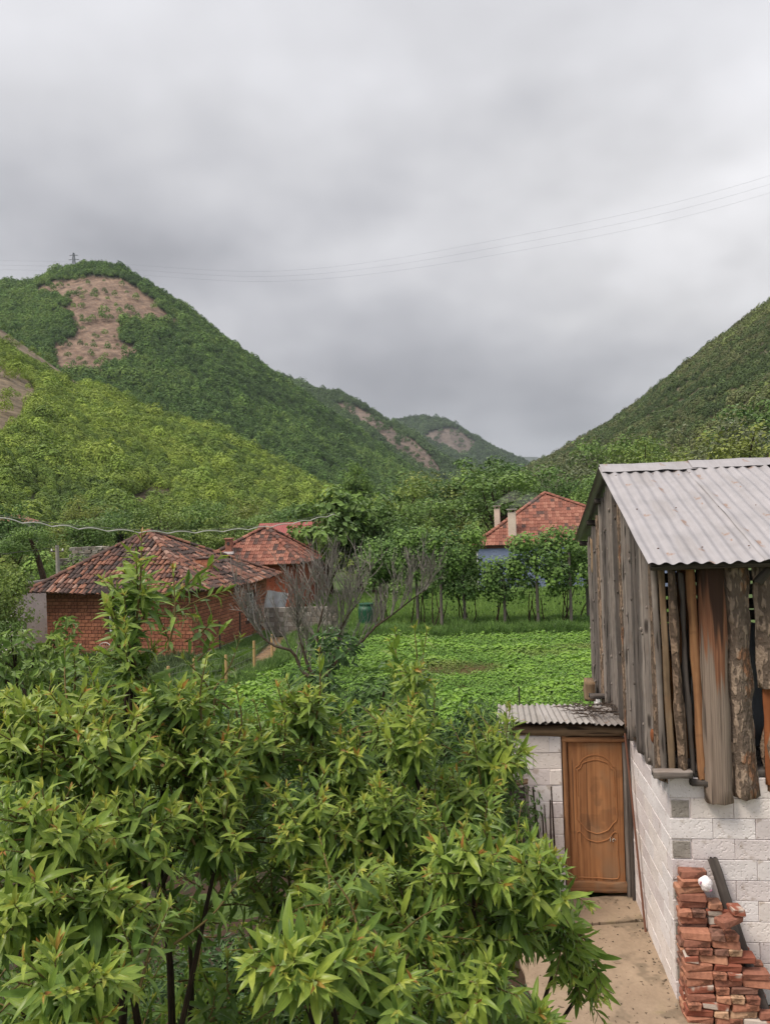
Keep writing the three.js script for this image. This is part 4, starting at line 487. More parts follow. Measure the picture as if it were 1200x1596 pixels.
// ---- brick stack against the white wall ----
{
  const R = rng(44), cols = [[0.29, 0.14, 0.095], [0.215, 0.098, 0.07], [0.34, 0.185, 0.125], [0.37, 0.26, 0.18], [0.17, 0.095, 0.075]], names = ['orange-red', 'dark red', 'light orange', 'yellowish', 'purplish brown'], ms = cols.map(c => { const m = std({ map: T.clay, bumpMap: T.rough, bumpScale: 0.006 }); m.color.setRGB(...c).multiplyScalar(1.7); return m; });
  const lime = std({ map: tex(256, (u, v) => { const s = sstep(0.42, 0.55, tfbm(u, v, 5, 5, 915)); return mix3([138, 80, 62], [188, 176, 166], s); }), bumpMap: T.rough, bumpScale: 0.01 }), bl = 0.25, bh = 0.068, bd = 0.118, geos = [1, 2, 3, 4, 5].map(s => chamferBox(bl, bh, bd, 0.011, 0.018, 920 + s)), hv = [1, 2].map(s => chamferBox(bl * 0.5, bh, bd, 0.01, 0.018, 930 + s));
  const frame = new THREE.Object3D(); frame.position.set(...BP); frame.rotation.y = BT; frame.updateMatrix(); const e = new THREE.Object3D(), layers = 17; let n = 0;
  const ord = ['topmost', 'second', 'third', 'fourth', 'fifth', 'sixth', 'seventh', 'eighth', 'ninth', 'tenth', 'eleventh', 'twelfth', 'thirteenth', 'fourteenth', 'fifteenth', 'sixteenth', 'lowest'];
  const brick = (x, y, z, turn, geo, li, top, row = 1) => { const kind = R() < 0.2 ? 5 : pick(R, [4, 3, 2.5, 1.5, 1.5]), lname = kind === 5 ? 'lime-crusted' : names[kind], way = turn > 1 ? 'end-on ' : ''; const where = top ? `lying loose ${top} of the brick stack` : `in the ${ord[layers - 1 - li]} course ${li === 0 || li === layers - 1 ? 'of' : 'down'} the brick stack${row ? '' : ', rear'}, ${x < 0.14 ? 'corner side' : x < 0.3 ? 'left of middle' : x < 0.45 ? 'right of middle' : 'plank side'}`; e.position.set(x, y, z); e.rotation.set((R() - 0.5) * 0.05, turn + (R() - 0.5) * 0.22, (R() - 0.5) * 0.07); e.updateMatrix(); const m = single('loose_brick', `${lname} brick ${way}${where}`, 'brick', geo, kind === 5 ? lime : ms[kind], 'bricks stacked against the white block wall'); m.applyMatrix4(new THREE.Matrix4().multiplyMatrices(frame.matrix, e.matrix)); n++; };
  for (let l = 0; l < layers; l++) {
    const y = bh / 2 + l * (bh + 0.003), t = l / (layers - 1), xr = lerp(0.76, 0.30, t * t * 0.6 + t * 0.4), lean = 0.06 * (1 - t), rows = t < 0.75 ? 2 : 1;
    for (let r = 0; r < rows; r++) { let x = 0.03 - R() * 0.03; const z0 = 0.09 + r * 0.145 + (1 - t) * 0.05 + (R() - 0.5) * 0.02; while (x < xr - 0.09) { const head = R() < 0.42, w = head ? bd : bl; if (head) brick(x + w / 2, y, z0 + (r ? 0.02 : 0.03), Math.PI / 2, R() < 0.6 && r ? hv[Math.floor(R() * 2)] : hv[Math.floor(R() * 2)], l, false, r || rows === 1); else brick(x + w / 2, y + (R() - 0.5) * 0.004, z0, 0, geos[Math.floor(R() * 5)], l, false, r || rows === 1); x += w + 0.006 + R() * 0.012; } }
  }
  const ty = layers * (bh + 0.003); brick(0.16, ty + 0.03, 0.1, 0.05, geos[0], 17, 'on the top'); brick(0.42, 0.99, 0.33, 0.5, geos[1], 10, 'on the sloping side'); brick(0.50, 1.07, 0.3, 0.2, hv[0], 10, 'higher on the sloping side'); brick(0.17, ty + 0.10, 0.075, -0.04, geos[2], 17, 'at the very peak');
  const bg = new THREE.IcosahedronGeometry(0.068, 4), p = bg.attributes.position; for (let i = 0; i < p.count; i++) { const v = V(p.getX(i), p.getY(i), p.getZ(i)), k = 1 + 0.40 * fbm(v.x * 13, v.y * 13, v.z * 13, 2) - 0.15 * Math.abs(fbm(v.x * 18 + 3, v.y * 18, v.z * 18, 2)); p.setXYZ(i, v.x * k, v.y * k * 1.05, v.z * k); } bg.computeVertexNormals();
  e.position.set(0.262, ty + 0.05, 0.19); e.rotation.set(0, 0, 0); e.updateMatrix(); const b = thing('crumpled_bag', 'crumpled white and pink plastic bag on top of the brick stack', 'bag'); b.applyMatrix4(new THREE.Matrix4().multiplyMatrices(frame.matrix, e.matrix)); part('bag', bg, std({ color: 0xe6e0e2, roughness: 0.6 }), b); part('pink_print', tube([V(-0.058, 0.01, 0.03), V(-0.05, 0.035, 0.036)], [0.008, 0.006], 5), std({ color: 0xc08098 }), b); part('pink_print', tube([V(0.02, -0.05, 0.045), V(0.045, -0.04, 0.04)], [0.008, 0.006], 5), std({ color: 0xd090a8 }), b);
  e.position.set(0.76, 0, 0.26); e.rotation.set(-0.16, 0, 0.26); e.updateMatrix(); const lp = single('leaning_plank', 'dark plank leaning on the white wall behind the brick stack', 'plank', slab(1.5, 0.09, 0.04, 940, { round: 0.2, wave: 0.01 }), M.greyWood[3]); lp.applyMatrix4(new THREE.Matrix4().multiplyMatrices(frame.matrix, e.matrix));
}
// ---- outhouse ----
{
  const R = rng(55), o = thing('outhouse', 'small white block outhouse with brown door and corrugated roof against the barn', 'outhouse', BP, BT), z = -1.95, x0 = -1.57, dx0 = -0.82;
  const wall = part('wall', mergeGeometries([uvBox(0.74, 2.08, 0.17).translate((x0 + dx0) / 2, 1.04, z - 0.1), uvBox(0.17, 2.08, 1.1).translate(x0 + 0.1, 1.04, z - 0.6), uvBox(1.5, 2.0, 0.17).translate(x0 / 2, 1.0, z - 1.1)]), std({ map: T.paintWhite, color: 0xf2eeec, bumpMap: T.blockBump, bumpScale: 0.01 }), o);
  const g = [1, 2, 3].map(s => chamferBox(0.393, 0.196, 0.19, 0.003, 0.005, 1000 + s)), hg = [1, 2].map(s => chamferBox(0.188, 0.19, 0.19, 0.008, 0.006, 1010 + s)), hg3 = chamferBox(0.15, 0.19, 0.19, 0.008, 0.006, 1015);
  for (let r = 0; r < 10; r++) { const y = 0.101 + r * 0.203, od = r % 2; const xs = od ? [[x0 + 0.1, hg[0]], [x0 + 0.4, g[r % 3]], [dx0 - 0.08, hg3]] : [[x0 + 0.2, g[r % 3]], [x0 + 0.6 - 0.0, g[(r + 1) % 3]]]; xs.forEach(([x, q], i) => { const m = put('block', q, M.paint[Math.floor(R() * 3)], wall, [x, y, z - 0.096 + (R() - 0.5) * 0.006 + (i === 1 && !od ? -0.004 : 0)], [0, (R() - 0.5) * 0.01, (R() - 0.5) * 0.008]); if (!od && i === 1) m.scale.x = 0.86, m.position.x = dx0 - 0.178; });
    for (let k = 0; k < 3; k++) put('block', g[k], M.paint[k], wall, [x0 + 0.09, y, z - 0.4 - k * 0.4 + od * 0.2], [0, Math.PI / 2, 0]); }
  put('lintel', slab(1.55, 0.12, 0.14, 1020, { round: 0.15, wave: 0.01 }), M.paleWood, o, [x0 + 0.02, 2.09, z - 0.13], [0, 0, -Math.PI / 2]);
  const roof = new THREE.Group(); roof.name = 'roof'; o.add(roof); [[-1.27, 0.62, 0], [-0.73, 0.62, 1], [-0.2, 0.58, 0]].forEach(([x, w, k], i) => put('roof_sheet', corrugated(w, 1.25, 0.076, 0.013, 1030 + i, 6, 0.014), std({ map: T.zinc, color: [0xe8e4da, 0xf4f0e8, 0xc8c0b8][i], roughness: 0.7 }), roof, [x, 2.19 + k * 0.012 - i * 0.012, z - 0.5], [-0.07, (i - 1) * 0.03, -0.025]));
  // door frame, door with routed panel
  const door = part('door', chamferBox(0.66, 1.86, 0.045, 0.006, 0, 3), std({ map: scaled(T.brownWood, 0.9, 0.45), bumpMap: T.woodBump, bumpScale: 0.003, color: 0xf2e2d0, roughness: 0.85 }), o, [-0.42, 1.02, z - 0.05]); door.rotation.z = -0.006;
  const jm = M.brownWood; put('door_frame', slab(2.0, 0.06, 0.08, 1041, { round: 0.1, wave: 0.004 }), jm, o, [-0.785, 0.03, z - 0.08]); put('door_frame', slab(2.0, 0.06, 0.08, 1042, { round: 0.1, wave: 0.004 }), M.greyWood[0], o, [-0.055, 0.03, z - 0.08]); put('door_frame', slab(0.78, 0.06, 0.09, 1043, { round: 0.1, wave: 0.004 }), M.brownWood, o, [-0.81, 1.99, z - 0.085], [0, 0, -Math.PI / 2]); put('bottom_rail', slab(0.68, 0.13, 0.03, 1044, { round: 0.1, wave: 0.006 }), M.brownWood, door, [-0.34, -0.855, 0.02], [0, 0, -Math.PI / 2]);
  const mould = std({ map: T.brownWood, color: 0xf6e2cc }), curve = (pts) => { const c = new THREE.CatmullRomCurve3(pts.map(([a, b]) => V(a, b, 0.024)), false, 'catmullrom', 0.3); return tube(c.getPoints(44), [0.007], 6); };
  const arch = (s) => [[-0.245 * s, -0.02], [-0.245 * s, 0.30], [-0.245 * s, 0.60], [-0.20 * s, 0.64], [-0.17 * s, 0.70], [-0.10 * s, 0.755 - (1 - s) * 0.3], [0, 0.775 - (1 - s) * 0.3], [0.10 * s, 0.755 - (1 - s) * 0.3], [0.17 * s, 0.70], [0.20 * s, 0.64], [0.245 * s, 0.60], [0.245 * s, 0.30], [0.245 * s, -0.02], [0.20 * s, -0.07], [0.13 * s, -0.16], [0, -0.205], [-0.13 * s, -0.16], [-0.20 * s, -0.07], [-0.245 * s, -0.02]];
  part('panel_moulding', curve(arch(1)), mould, door); part('panel_moulding', curve(arch(0.9).slice(1, 12).map(([a, b]) => [a, b - 0.03])), mould, door); part('panel_moulding', curve([[-0.245, -0.75], [-0.245, -0.45], [-0.245, -0.2], [-0.20, -0.185], [-0.13, -0.27], [0, -0.31], [0.13, -0.27], [0.20, -0.185], [0.245, -0.2], [0.245, -0.45], [0.245, -0.75], [0, -0.755], [-0.245, -0.75]]), mould, door); part('latch', mergeGeometries([new THREE.TorusGeometry(0.018, 0.004, 5, 10, 4.5).translate(0.2, -0.28, 0.03), uvBox(0.006, 0.05, 0.01).translate(0.155, -0.27, 0.028)]), std({ color: 0xd0ccc4, roughness: 0.4, metalness: 0.4 }), door);
  put('door_post', tube([V(-0.02, 0, z + 0.06), V(-0.025, 1.2, z + 0.055), V(-0.035, 2.35, z + 0.05)], [0.022, 0.02, 0.018], 7), M.greyWood[3], o, [0, 0, 0]);
  // dry twigs dropped on the roof
  const tw = []; for (let i = 0; i < 90; i++) { const a = V(-0.38 + (R() - 0.5) * 0.62 + R() * 0.2, 2.225 + R() * 0.055, z - 0.45 + (R() - 0.5) * 0.5), d = ball(R); d.y *= 0.08; d.normalize().multiplyScalar(0.12 + R() * 0.24); tw.push(tube([a, a.clone().addScaledVector(d, 0.5).add(V(0, 0.012, 0)), a.clone().add(d)], [0.006, 0.005, 0.002], 4, false)); }
  const tp = single('twig_heap', 'heap of dry dark twigs lying on the outhouse roof', 'twigs', mergeGeometries(tw), std({ color: 0x4a3e36 })); tp.position.set(...BP); tp.rotation.y = BT; tp.userData.kind = 'stuff';
  // iron rod behind the roof, rusty rod along the wall foot
  const fr = (m, p, r) => { const g2 = new THREE.Object3D(); g2.position.set(...BP); g2.rotation.y = BT; g2.updateMatrix(); m.position.set(...p); m.rotation.set(...r); m.updateMatrix(); m.matrix.premultiply(g2.matrix); m.matrix.decompose(m.position, m.quaternion, m.scale); };
  fr(single('iron_rod', 'dark iron rod standing up behind the outhouse roof', 'rod', bar(V(0, 0, 0), V(0, 2.35, 0), 0.012, 6), M.wire), [-1.25, 0, z - 1.35], [0, 0, 0]);
  fr(single('rusty_pipe', 'rusty thin pipe leaning in the corner beside the brown door', 'pipe', bar(V(0, 0, 0), V(0, 2.2, 0), 0.014, 6), std({ color: 0x6a4434, roughness: 0.8 })), [-0.03, 0.0, z + 0.75], [-0.28, 0, 0.02]);
  // leaning sticks and the old wooden rack
  for (let i = 0; i < 7; i++) fr(single('bean_stick', `${['bent', 'short', 'thick', 'thin', 'pale', 'crooked', 'long'][i]} brown stick in the bundle leaning left of the outhouse door`, 'stick', tube([V(0, 0, 0), V(0.012 * (R() - 0.5), 0.6, 0.01), V(0.05 * (R() - 0.5), 1.1 + R() * 0.35, 0)], [0.016 + R() * 0.008, 0.014, 0.009], 6), i === 4 ? M.greyWood[2] : std({ color: [0x5a4234, 0x4c382e, 0x664c3c][i % 3], map: T.greyWood })), [-1.18 + i * 0.035, 0.02, z + 0.34 - (i % 3) * 0.03], [-0.2, 0, 0.06 - i * 0.012]); 
  const rk = thing('wooden_rack', 'weathered wooden slatted rack leaning left of the outhouse sticks', 'rack'); fr(rk, [-1.5, 0.45, z + 0.42], [-0.22, 0.35, 0]); for (const s of [-1, 1]) put('side_rail', slab(1.05, 0.05, 0.04, 1060 + s, { round: 0.1 }), M.greyWood[2], rk, [s * 0.23, 0, 0]); for (let i = 0; i < 6; i++) put('slat', slab(0.46, 0.13, 0.015, 1070 + i, { round: 0.05, wave: 0.006 }), M.greyWood[(i + 2) % 4], rk, [-0.23, 0.12 + i * 0.17, -0.005], [0, 0, -Math.PI / 2]); put('top_rail', slab(0.5, 0.06, 0.05, 1080), M.paleWood, rk, [-0.25, 1.05, 0], [0, 0, -Math.PI / 2 + 0.1]);
  for (const k of [-1, 1]) put('leg', slab(0.55, 0.06, 0.05, 1090 + k), M.greyWood[1], rk, [k * 0.23, -0.5, 0]);
  fr(single('weathered_board', 'greyish board propped upright beside the wooden rack', 'board', slab(1.1, 0.14, 0.03, 1095), M.greyWood[0]), [-1.95, 0, z + 0.5], [-0.12, 0.3, -0.05]);
}
// ---- yard paving: two old concrete slabs with broken edges ----
{
  const slabShape = (pts, seed, y, th) => { const P = []; pts.forEach(([x, z, e], i) => { const [x2, z2] = pts[(i + 1) % pts.length], n = Math.max(2, Math.round(Math.hypot(x2 - x, z2 - z) / 0.08)); for (let k = 0; k < n; k++) { const t = k / n, a = lerp(x, x2, t), b = lerp(z, z2, t); P.push(new THREE.Vector2(a + (e ?? 1) * 0.05 * fbm(a * 4, b * 4, seed, 3), -(b + (e ?? 1) * 0.05 * fbm(a * 4 + 7, b * 4, seed, 3)))); } }); const g = new THREE.ExtrudeGeometry(new THREE.Shape(P), { depth: th, bevelEnabled: true, bevelSize: 0.008, bevelThickness: 0.008, bevelSegments: 1 }).rotateX(-Math.PI / 2).translate(0, y - th, 0), p = g.attributes.position, uv = g.attributes.uv; for (let i = 0; i < p.count; i++) { p.setY(i, p.getY(i) + 0.012 * fbm(p.getX(i) * 1.3, p.getZ(i) * 1.3, seed, 3)); uv.setXY(i, p.getX(i) / 1.6, p.getZ(i) / 1.6); } g.computeVertexNormals(); return g; };
  const ym = std({ map: T.yard, bumpMap: T.rough, bumpScale: 0.012 });
  structure('yard_paving', slabShape([[1.35, -9.45], [2.92, -9.6, 0.2], [2.86, -9.02], [2.2, -8.95], [1.3, -9.05]], 3, 0.035, 0.06), ym);
  structure('yard_paving', slabShape([[1.28, -9.0], [2.2, -8.92], [2.86, -8.98], [2.66, -7.2, 0.2], [4.5, -6.9], [4.5, -3], [0.9, -3], [1.15, -5.2], [1.3, -7.2]], 4, 0.02, 0.06), ym);
  const soil = new THREE.PlaneGeometry(9, 9, 40, 40).rotateX(-Math.PI / 2), p = soil.attributes.position, uv = soil.attributes.uv; for (let i = 0; i < p.count; i++) { p.setY(i, 0.06 * fbm(p.getX(i), p.getZ(i), 2, 3) - 0.01); uv.setXY(i, p.getX(i) / 2, p.getZ(i) / 2); } soil.computeVertexNormals(); const s = structure('garden_soil', soil, std({ map: T.soil, color: 0x8c8070, bumpMap: T.rough, bumpScale: 0.03 })); s.position.set(-2.4, 0, -6.2);
  // crumbs of broken concrete and litter along the wall foot
  const R = rng(77), cr = new THREE.DodecahedronGeometry(0.02, 0), ms = [], cs = []; for (let i = 0; i < 90; i++) { const t = R(), onW = R() < 0.6, x = onW ? lerp(2.9, 2.66, t) - 0.02 - R() * R() * 0.12 : 1.4 + R() * 1.4, z = onW ? lerp(-9.4, -7.4, t) : -9.4 + R() * 4, k = 0.15 + R() * 0.5; ms.push(new THREE.Matrix4().compose(V(x, 0.035, z), new THREE.Quaternion().setFromEuler(new THREE.Euler(R() * 6, R() * 6, R() * 6)), V(k, k * 0.6, k))); cs.push(new THREE.Color().setRGB(...(R() < 0.5 ? [0.09, 0.07, 0.05] : [0.25, 0.2, 0.15]))); } const cb = instanced('concrete_crumbs', cr, std({ color: 0xffffff }), ms, cs); Object.assign(cb.userData, { label: 'crumbs and litter scattered on the yard paving', category: 'crumbs' });
}

// ================= TREES AND PLANTS OF THE MIDDLE GROUND =================
const trunkMat = std({ map: T.bark, bumpMap: T.barkBump, bumpScale: 0.02, color: 0x8a7a6c });
const crownMat = leafStd(0.28, { vertexColors: true });
function wander(a, b, n, amp, R) { const out = []; for (let i = 0; i <= n; i++) { const t = i / n, p = a.clone().lerp(b, t); if (i && i < n) p.add(ball(R).multiplyScalar(amp)); out.push(p); } return out; }
// crown of leaf-sized faces in clumps carried by limbs; unit tree 1 m tall, crown about `w` wide
function treeShape(seed, { w = 0.8, low = 0.25, clumps = 34, per = 90, leaf = 0.035, col, gap = 1, aspect = 0.6, spread = 0.13, droop = 0 }) {
  const R = rng(seed), C = new Cards(), limbs = [], top = V(0, 1, 0), trunkTop = V((R() - 0.5) * 0.06, 0.55, (R() - 0.5) * 0.06), tp = wander(V(0, 0, 0), trunkTop, 4, 0.015, R), cols = col.map(c => new THREE.Color(...c));
  const trunk = tube(tp, [0.035, 0.03, 0.026, 0.022, 0.018], 7);
  for (let i = 0; i < clumps; i++) {
    let d; do { d = ball(R); } while (d.y < -0.8); const rr = 0.55 + 0.45 * R(), hh = (1 - low) / 2, bump = 1 + 0.28 * fbm(d.x * 1.7, d.y * 1.7, d.z * 1.7 + seed, 2), c = V(d.x * w / 2 * rr * bump * 1.15, low + hh + d.y * hh * 0.92 * rr * bump, d.z * w / 2 * rr * bump * 1.15), r = spread * (0.6 + 0.7 * R());
    if (i % 3 === 0) { const s = tp[1 + Math.floor(R() * 4)] ?? trunkTop; limbs.push(tube(wander(s.clone(), c, 3, 0.02, R), [0.014, 0.01, 0.007, 0.003], 5, false)); }
    const ct = cols[0].clone().lerp(cols[1], R());
    for (let k = 0; k < per; k++) { const q = ball(R), l = Math.pow(R(), 0.35); q.normalize(); const p = c.clone().add(V(q.x * r * l * 1.15, q.y * r * l * 0.75 - droop * l * r, q.z * r * l * 1.15)), nn = q.clone().add(V(0, 0.7, 0)).add(ball(R).multiplyScalar(0.8)).normalize(), b = 0.72 + 0.56 * R(); C.add(p, nn, leaf * (0.6 + 0.8 * R()), aspect, R() * 6.28, [ct.r * b, ct.g * b, ct.b * b * (0.8 + 0.4 * R())]); }
  }
  return { crown: C.build(), trunk, limbs: mergeGeometries(limbs) };
}
const green = { dark: [[0.055, 0.12, 0.028], [0.11, 0.195, 0.042]], mid: [[0.09, 0.165, 0.034], [0.165, 0.265, 0.05]], light: [[0.12, 0.19, 0.034], [0.20, 0.27, 0.05]], yellow: [[0.15, 0.19, 0.034], [0.24, 0.28, 0.055]], grey: [[0.09, 0.115, 0.05], [0.14, 0.165, 0.07]], bloom: [[0.14, 0.17, 0.09], [0.26, 0.27, 0.2]] };
const shapes = { dark: [11, 12, 13].map(s => treeShape(s, { col: green.dark, clumps: 40, per: 100 })), mid: [21, 22, 23].map(s => treeShape(s, { col: green.mid, clumps: 40, per: 100 })), light: [31, 32].map(s => treeShape(s, { col: green.light, w: 0.9, clumps: 36, per: 90, low: 0.12 })), yellow: [41, 42].map(s => treeShape(s, { col: green.yellow, w: 1.0, low: 0.05, clumps: 38, per: 90 })), tall: [51, 52].map(s => treeShape(s, { col: green.mid, w: 0.5, low: 0.2, clumps: 44, per: 90, spread: 0.10 })), grey: [61].map(s => treeShape(s, { col: green.grey, w: 0.9, low: 0.15, clumps: 30, per: 90 })), bloom: [71].map(s => treeShape(s, { col: green.bloom, w: 0.6, low: 0.25, clumps: 26, per: 80 })), bigleaf: [81, 82].map(s => treeShape(s, { col: green.mid, w: 0.75, low: 0.15, clumps: 40, per: 60, leaf: 0.055, aspect: 0.75 })) };
function plantTree(kind, i, label, x, z, h, wk = 1, turn = 0, y = -0.05, group = 'trees along the valley floor', name = 'tree') {
  const s = shapes[kind][i % shapes[kind].length], t = thing(name, label, name === 'bush' ? 'bush' : 'tree', [x, y, z], turn, group); t.scale.set(h * wk, h, h * wk); part('trunk', s.trunk, trunkMat, t); part('limbs', s.limbs, trunkMat, t); const c = part('crown', s.crown, crownMat, t); c.userData.kind = 'stuff'; return t;
}
const trees = [
  // kind, variant, label, x, z, height, width factor
  ['dark', 0, 'dark green tree at the left edge above the power cable', -29, -60, 6.96, 0.85], ['mid', 1, 'leafy tree left of the far cottage near the left edge', -33.5, -66, 6.29, 1.1], ['yellow', 0, 'pale yellow-green tree behind the tiny cottage', -38, -98, 8.88, 1.0], ['mid', 0, 'round tree right of the tiny cottage', -27.5, -72, 6.36, 1.1], ['dark', 1, 'dark tree over the stone ruin', -26.5, -78, 6.96, 1.2], ['light', 0, 'light green tree above the brick house ridge', -22, -76, 6.96, 1.1], ['mid', 2, 'dense tree behind the concrete pole', -19.5, -84, 7.4, 1.1], ['light', 1, 'light tree left of the second red roof', -14.8, -70, 5.33, 1.2], ['yellow', 1, 'yellow-green tree right of the concrete pole', -16.8, -92, 7.77, 1.1], ['mid', 1, 'tree between the two red roofs', -12.2, -74, 5.77, 1.2], ['dark', 2, 'dark tree behind the pink sheet roof', -10.2, -84, 7.03, 1.1], ['light', 0, 'light green tree above the pink sheet roof', -9.0, -66, 5.18, 1.1],
  ['bigleaf', 0, 'tall big-leaved tree standing beside the pink sheet roof', -3.2, -44, 7.3, 0.85], ['bigleaf', 1, 'big-leaved tree right of the pink sheet roof', -1.6, -46, 6.6, 0.95], ['dark', 0, 'dark narrow tree right of the big-leaved trees', -0.7, -44, 5.6, 0.9], ['tall', 0, 'slim dark conifer-like tree in front of the mountain foot', -4.2, -120, 14.0, 0.7], ['mid', 2, 'tree behind the left end of the vines', 1.2, -47, 5.9, 1.0], ['light', 1, 'lighter tree behind the middle vines', 0.4, -58, 7.4, 1.1], ['mid', 0, 'round tree left of the blue house', 3.0, -62, 7.0, 1.2], ['dark', 1, 'dark tree at the valley mouth', 5.0, -95, 10.0, 1.2], ['yellow', 0, 'yellow-green bush slope left of the walnut', 6.6, -98, 10.4, 1.4], ['mid', 1, 'full green walnut tree behind the smoking chimneys', 10.6, -72, 9.6, 1.15], ['dark', 2, 'dark tree above the walnut tree', 14.5, -96, 13.0, 1.2],
  ['dark', 1, 'dark green tree at the corner of the barn roof', 18.4, -70, 8.8, 0.9], ['mid', 2, 'bright tree left of the barn roof ridge', 17.0, -64, 7.2, 0.8], ['grey', 0, 'greyish leafless-looking tree on the right-hand slope', 33, -118, 16.5, 1.0], ['grey', 0, 'grey-green tree above the barn ridge', 24, -105, 13.0, 1.1], ['light', 0, 'light tree above the barn ridge', 37.5, -112, 15.5, 0.9], ['yellow', 1, 'big yellow-green bush at the right edge above the barn roof', 46, -98, 15.5, 1.2], ['grey', 0, 'pale olive tree right of the bloom', 54, -118, 22.0, 1.0], ['mid', 0, 'green tree on the terrace above the barn ridge', 40, -128, 19.0, 1.0], ['bloom', 0, 'pale blossoming tree on the right-hand slope', 61, -132, 21.0, 0.5], ['dark', 0, 'dark tree on the terrace at the right edge', 66, -134, 23.0, 1.1], ['grey', 0, 'grey tree behind the blue house ridge', 20.5, -110, 12.0, 1.3], ['light', 1, 'light green tree beyond the blue house', 16, -112, 11.2, 1.3], ['mid', 1, 'tree low at the foot of the right-hand slope', 27, -92, 9.8, 1.3]];
trees.forEach(([k, i, l, x, z, h, w], n) => plantTree(k, i, l, x, z, h, w, n * 1.7));
[['light', 0, 'light green bush at the left edge beside the whitewashed outbuilding', -12.8, -25.2, 4.1, 0.75], ['light', 1, 'feathery bush left of the brick house', -13.7, -26.6, 3.9, 0.75], ['mid', 0, 'dark bush under the light green bush at the left edge', -12.4, -24.0, 2.3, 0.9]].forEach(([k, i, l, x, z, h, w], n) => plantTree(k, i, l, x, z, h, w, n * 2.1 + 1, -0.05, 'bushes left of the brick house', 'bush'));
// bent bare-trunked tree left of the brick roof
{ const R = rng(6), t = thing('bent_tree', 'bent brown trunk with leafy top left of the brick house roof', 'tree', [-21.5, 0, -48]); part('trunk', tube([V(0, 0, 0), V(0.1, 1.6, 0), V(-0.25, 3.0, 0), V(-0.8, 4.4, 0)], [0.24, 0.2, 0.16, 0.08], 7), trunkMat, t); const s = shapes.mid[1]; const c = part('crown', s.crown, crownMat, t, [-0.8, 1.6, 0]); c.scale.set(4, 3.6, 4); c.userData.kind = 'stuff'; }
// low scrub filling the gap between the gardens and the slopes
{ const R = rng(88), ms = [[], [], []], cs = [[], [], []]; for (let i = 0; i < 2600; i++) { const d = 56 + R() * 190, x = (R() * 2 - 1) * (8 + d * 0.62), s = 1.4 + R() * 2.0; if (d < 70 && Math.abs(x - 11) < 8) continue; const k = Math.floor(R() * 3), c = new THREE.Color(...green[R() < 0.4 ? 'light' : R() < 0.5 ? 'mid' : 'yellow'][R() < 0.5 ? 0 : 1]).multiplyScalar(0.8 + 0.5 * R()); ms[k].push(new THREE.Matrix4().compose(V(x, -0.3, -d), new THREE.Quaternion().setFromEuler(new THREE.Euler(0, R() * 6.28, 0)), V(s * 1.2, s, s * 1.2))); cs[k].push(c); } const g = new THREE.Group(); g.name = 'valley_scrub'; g.userData = { label: 'low mixed scrub between the gardens and the slopes', category: 'scrub', kind: 'stuff' }; scene.add(g); ms.forEach((m, k) => instanced('clumps', clumpsNear[k], slopeLeaf, m, cs[k], g)); }

// ---- vines trained on posts in front of the blue house ----
{
  const postMat = M.greyWood[0]; const spots = [[-0.3, -32.4, 3.7, 1.5, 'beside the bare tree'], [1.18, -31.2, 4.2, 1.7, 'second from the bare tree'], [2.1, -30.7, 4.3, 1.5, 'third from the bare tree'], [3.05, -31.0, 4.3, 1.5, 'just left of the blue wall corner'], [4.6, -30.6, 2.95, 1.7, 'below the tall chimney'], [5.85, -30.3, 4.0, 1.8, 'in front of the blue house roof'], [7.1, -30.1, 4.1, 1.7, 'nearest the barn planks'], [8.1, -31.4, 3.6, 1.8, 'half hidden behind the barn planks']];
  spots.forEach(([x, z, h, w, where], i) => {
    const R = rng(1200 + i), v = thing('trellis_vine', `leafy vine on a wooden post, ${where}`, 'vine', [x, 0, z], 0, 'vines trained on posts before the blue house');
    part('post', tube([V(0, 0, 0.1), V((R() - 0.5) * 0.05, h * 0.75, 0.1)], [0.065, 0.055], 7), postMat, v);
    const stems = []; for (let k = 0; k < 4; k++) { const a = (R() - 0.5) * 1.6, b0 = V((R() - 0.5) * 0.9, 0, (R() - 0.5) * 0.3); stems.push(tube(wander(b0, V(b0.x * 0.3 + a * 0.4, 1.2 + R() * 0.8, 0), 4, 0.05, R), [0.035, 0.03, 0.025, 0.022, 0.02], 6)); } part('stems', mergeGeometries(stems), trunkMat, v);
    const C = new Cards(), c0 = new THREE.Color(0.07, 0.145, 0.03), c1 = new THREE.Color(0.15, 0.26, 0.045); for (let q = 0; q < 32; q++) { const y = 1.45 + (h - 1.7) * Math.pow(R(), 0.8), c = V((R() * 2 - 1) * w * 0.46 * (0.75 + 0.35 * Math.sin((y - 1) / (h - 1) * 3)), y, (R() - 0.5) * 1.1), r = 0.3 + R() * 0.22, ct = c0.clone().lerp(c1, R()); for (let k = 0; k < 80; k++) { const d = ball(R).normalize(), p = c.clone().addScaledVector(d, r * Math.pow(R(), 0.4)), b = 0.7 + 0.6 * R(); C.add(p, d.add(V(0, 0.6, 0.3)).add(ball(R).multiplyScalar(0.7)).normalize(), 0.09 + R() * 0.08, 0.85, R() * 6.28, [ct.r * b, ct.g * b, ct.b * b]); } }
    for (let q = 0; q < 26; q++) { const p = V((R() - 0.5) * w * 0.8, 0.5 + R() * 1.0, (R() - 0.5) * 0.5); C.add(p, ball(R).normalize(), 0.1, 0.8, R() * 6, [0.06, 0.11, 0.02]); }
    const c = part('foliage', C.build(), crownMat, v); c.userData.kind = 'stuff';
  });
  for (let k = 0; k < 3; k++) { const w = single('trellis_wire', `${['lowest', 'middle', 'top'][k]} trellis wire running between the vine posts`, 'wire', tube([V(-0.3, 1.3 + k * 0.7, -32.3), V(3, 1.28 + k * 0.7, -30.9), V(8.1, 1.3 + k * 0.7, -31.3)], [0.006], 4), M.wire, 'trellis wires'); }
}
